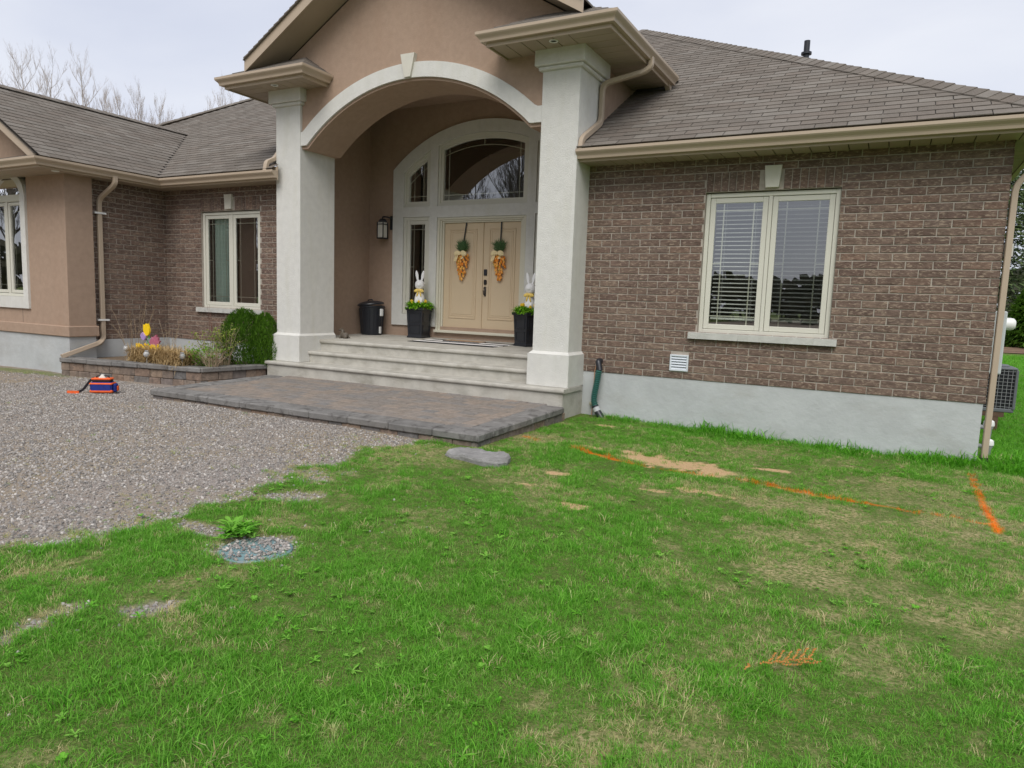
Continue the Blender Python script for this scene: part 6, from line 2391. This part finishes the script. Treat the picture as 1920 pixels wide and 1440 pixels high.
A = [lawn_points(-1.4, 6.4, -5.6, 0.6, 1600), lawn_points(-1.6, 6.4, -9.4, -5.6, 2500), lawn_points(-11, -1.4, -8.0, -2.1, 500)]
x, y, g, s, d = (np.concatenate([a[i] for a in A]) for i in range(5))
n = len(x)
wall = sstep((y + 0.55 - 0.3 * vnoise(x, y, .4, 93)) / 0.4) * ((x > 0.30) & (x < 5.2)) * (.45 + .55 * sstep((x - .6) / 1.2))
scl = (0.45 + 0.75 * vnoise(x, y, 0.24, 94) ** 1.3 + 0.40 * (vnoise(x, y, 1.1, 95) - .5)) * RNG.uniform(.55, 1.08, n)
scl = scl * (1 - .30 * d) * (1 - .35 * g) + wall * (RNG.uniform(.5, 1.7, n) + 1.4 * (RNG.random(n) < .12))
dryp = np.clip(d * .95 + 1.1 * g + .06, 0, 1)
tint = np.where(RNG.random(n) < dryp * .85, RNG.uniform(.45, 1.0, n), RNG.uniform(0, .13, n) * (1 - wall))
tint = np.where((wall > .5) & (RNG.random(n) < .9), tint * .2, tint)
pa = paint_mask(x, y)
pa = pa * (.7 + 1.0 * vnoise(x, y, .05, 99))
pa = np.where(RNG.random(n) < pa, RNG.uniform(.6, 1, n), 0)
z = gz(x, y) - .004
rot = np.stack([RNG.normal(0, .12, n) - .25 * wall, RNG.normal(0, .12, n), RNG.uniform(0, 6.283, n)], -1)
# bent grass on the far left keeps out of the drive
src = [tuft(200 + i, 20, .058, .045, .0019, .8) for i in range(6)] + [tuft(210 + i, 14, .080, .045, .0024, .95) for i in range(2)]
scatter('grass', np.stack([x, y, z], -1), rot, scl, RNG.integers(0, 8, n), tint, pa, src, 'shaggy green lawn with straw coloured patches')

# lawn beyond the corner of the house
n = 15000
y = -0.2 + 30 * RNG.random(n) ** 1.7
x = 4.75 + (y + .3) * .02 + RNG.random(n) * (1.2 + .28 * (y + 1))
z = gz(x, y) - .004
scl = RNG.uniform(.8, 1.3, n) * (1 + .05 * y)
scatter('grass', np.stack([x, y, z], -1), np.stack([RNG.normal(0, .1, n), RNG.normal(0, .1, n), RNG.uniform(0, 6.283, n)], -1), scl, RNG.integers(0, 8, n), RNG.uniform(0, .25, n) ** 2, np.zeros(n), src, 'mown side lawn running back past the house corner')

# dandelion and clover leaves
n = 3600
x, y = RNG.uniform(-.8, 5.2, n), RNG.uniform(-8.4, -.6, n)
k = (gravel_mask(x, y) < .3) & free_ground(x, y) & (RNG.random(n) < np.clip((vnoise(x, y, .42, 97) - .52) * 3.2, .02, 1)) & (RNG.random(n) > dry_mask(x, y)) & (sand_mask(x, y) < .2)
x, y = x[k], y[k]
# a leafy weed at the edge of the access cover
wx, wy = 0.10 + RNG.normal(0, .05, 26), -5.98 + RNG.normal(0, .05, 26)
x, y = np.append(x, wx), np.append(y, wy)
n = len(x)
z = gz(x, y) + .008
z[-26:] += RNG.uniform(0, .05, 26)
vid = RNG.integers(0, 5, n)
scl = np.where(vid < 3, RNG.uniform(.25, .58, n), RNG.uniform(.4, .9, n))
scl[-26:] = RNG.uniform(.8, 1.35, 26)
vid[-26:] = RNG.integers(0, 3, 26)
scatter('weeds', np.stack([x, y, z], -1), np.stack([RNG.normal(0, .15, n), RNG.normal(0, .15, n), RNG.uniform(0, 6.283, n)], -1), scl, vid, RNG.uniform(0, .15, n), np.zeros(n),
        [rosette(300, 8, .095, .022), rosette(301, 7, .075, .020), rosette(302, 10, .085, .018), rosette(303, 9, .035, .022), rosette(304, 11, .03, .02)], 'broad dandelion and clover leaves among the grass')

# gravel
def gravel_points(x0, x1, y0, y1, dens, lo, hi):
    n = int((x1 - x0) * (y1 - y0) * dens)
    x, y = RNG.uniform(x0, x1, n), RNG.uniform(y0, y1, n)
    k = free_ground(x, y)
    x, y = x[k], y[k]
    g = gravel_mask(x, y)
    k = RNG.random(len(x)) < np.clip(g * 1.1, .004, 1) * (.55 + .6 * vnoise(x, y, .7, 98))
    x, y = x[k], y[k]
    return x, y, lo + (hi - lo) * RNG.random(len(x)) ** 2.2


A = [gravel_points(-8, -0.3, -7.6, -2.1, 3400, .004, .0155), gravel_points(-13, -8, -7.6, -2.1, 700, .006, .014), gravel_points(-.6, 1.0, -7.9, -4.7, 7500, .004, .015)]
x, y, sc = (np.concatenate([a[i] for a in A]) for i in range(3))
n = len(x)
z = gz(x, y) + sc * .2 - .02 * gravel_mask(x, y) * sstep((x + 1.4) / 1.2)
on = np.hypot(x - .38, y + 6.08) < .2
z = np.where(on, gz(.38, -6.08) + .004, z)
k = ~(on & (RNG.random(n) < .55) & (y < -6.0))
x, y, z, sc = x[k], y[k], z[k], sc[k]
n = len(x)
scatter('gravel', np.stack([x, y, z], -1), RNG.uniform(0, 6.283, (n, 3)) * np.array([.12, .12, 1]), sc, RNG.integers(0, 6, n), RNG.random(n), np.zeros(n), [pebble(400 + i) for i in range(6)], 'grey and pink gravel of the drive')

# bare woods across the road behind the viewer (they show in the window reflections)
wp = []
for i in range(34):
    a = 0.32 + 0.95 * RNG.random()
    dd = 30 + 16 * RNG.random()
    wp.append((-3.5 - dd * math.sin(a), -2 - dd * math.cos(a)))
for i in range(10): wp.append((12 + 30 * RNG.random(), -34 - 10 * RNG.random()))
wp = np.array(wp)
n = len(wp)
wsrc = []
for tm, cm_ in TREES:
    bmw = bmesh.new()
    bmw.from_mesh(tm)
    bmw.from_mesh(cm_)
    mw = bpy.data.meshes.new('wood_tree')
    bmw.to_mesh(mw)
    bmw.free()
    mw.materials.append(M('road_wood_bark', (0.16, 0.135, 0.115), 0.9, 0.2, 3) if not wsrc else wsrc[0].data.materials[0])
    wsrc.append(bpy.data.objects.new('wood_tree', mw))
scatter('woods', np.column_stack([wp, np.full(n, -.8)]), np.column_stack([np.zeros(n), np.zeros(n), RNG.uniform(0, 6.28, n)]), RNG.uniform(1.0, 1.45, n), RNG.integers(0, 4, n), np.zeros(n), np.zeros(n), wsrc, 'bare woods across the road behind the viewer')
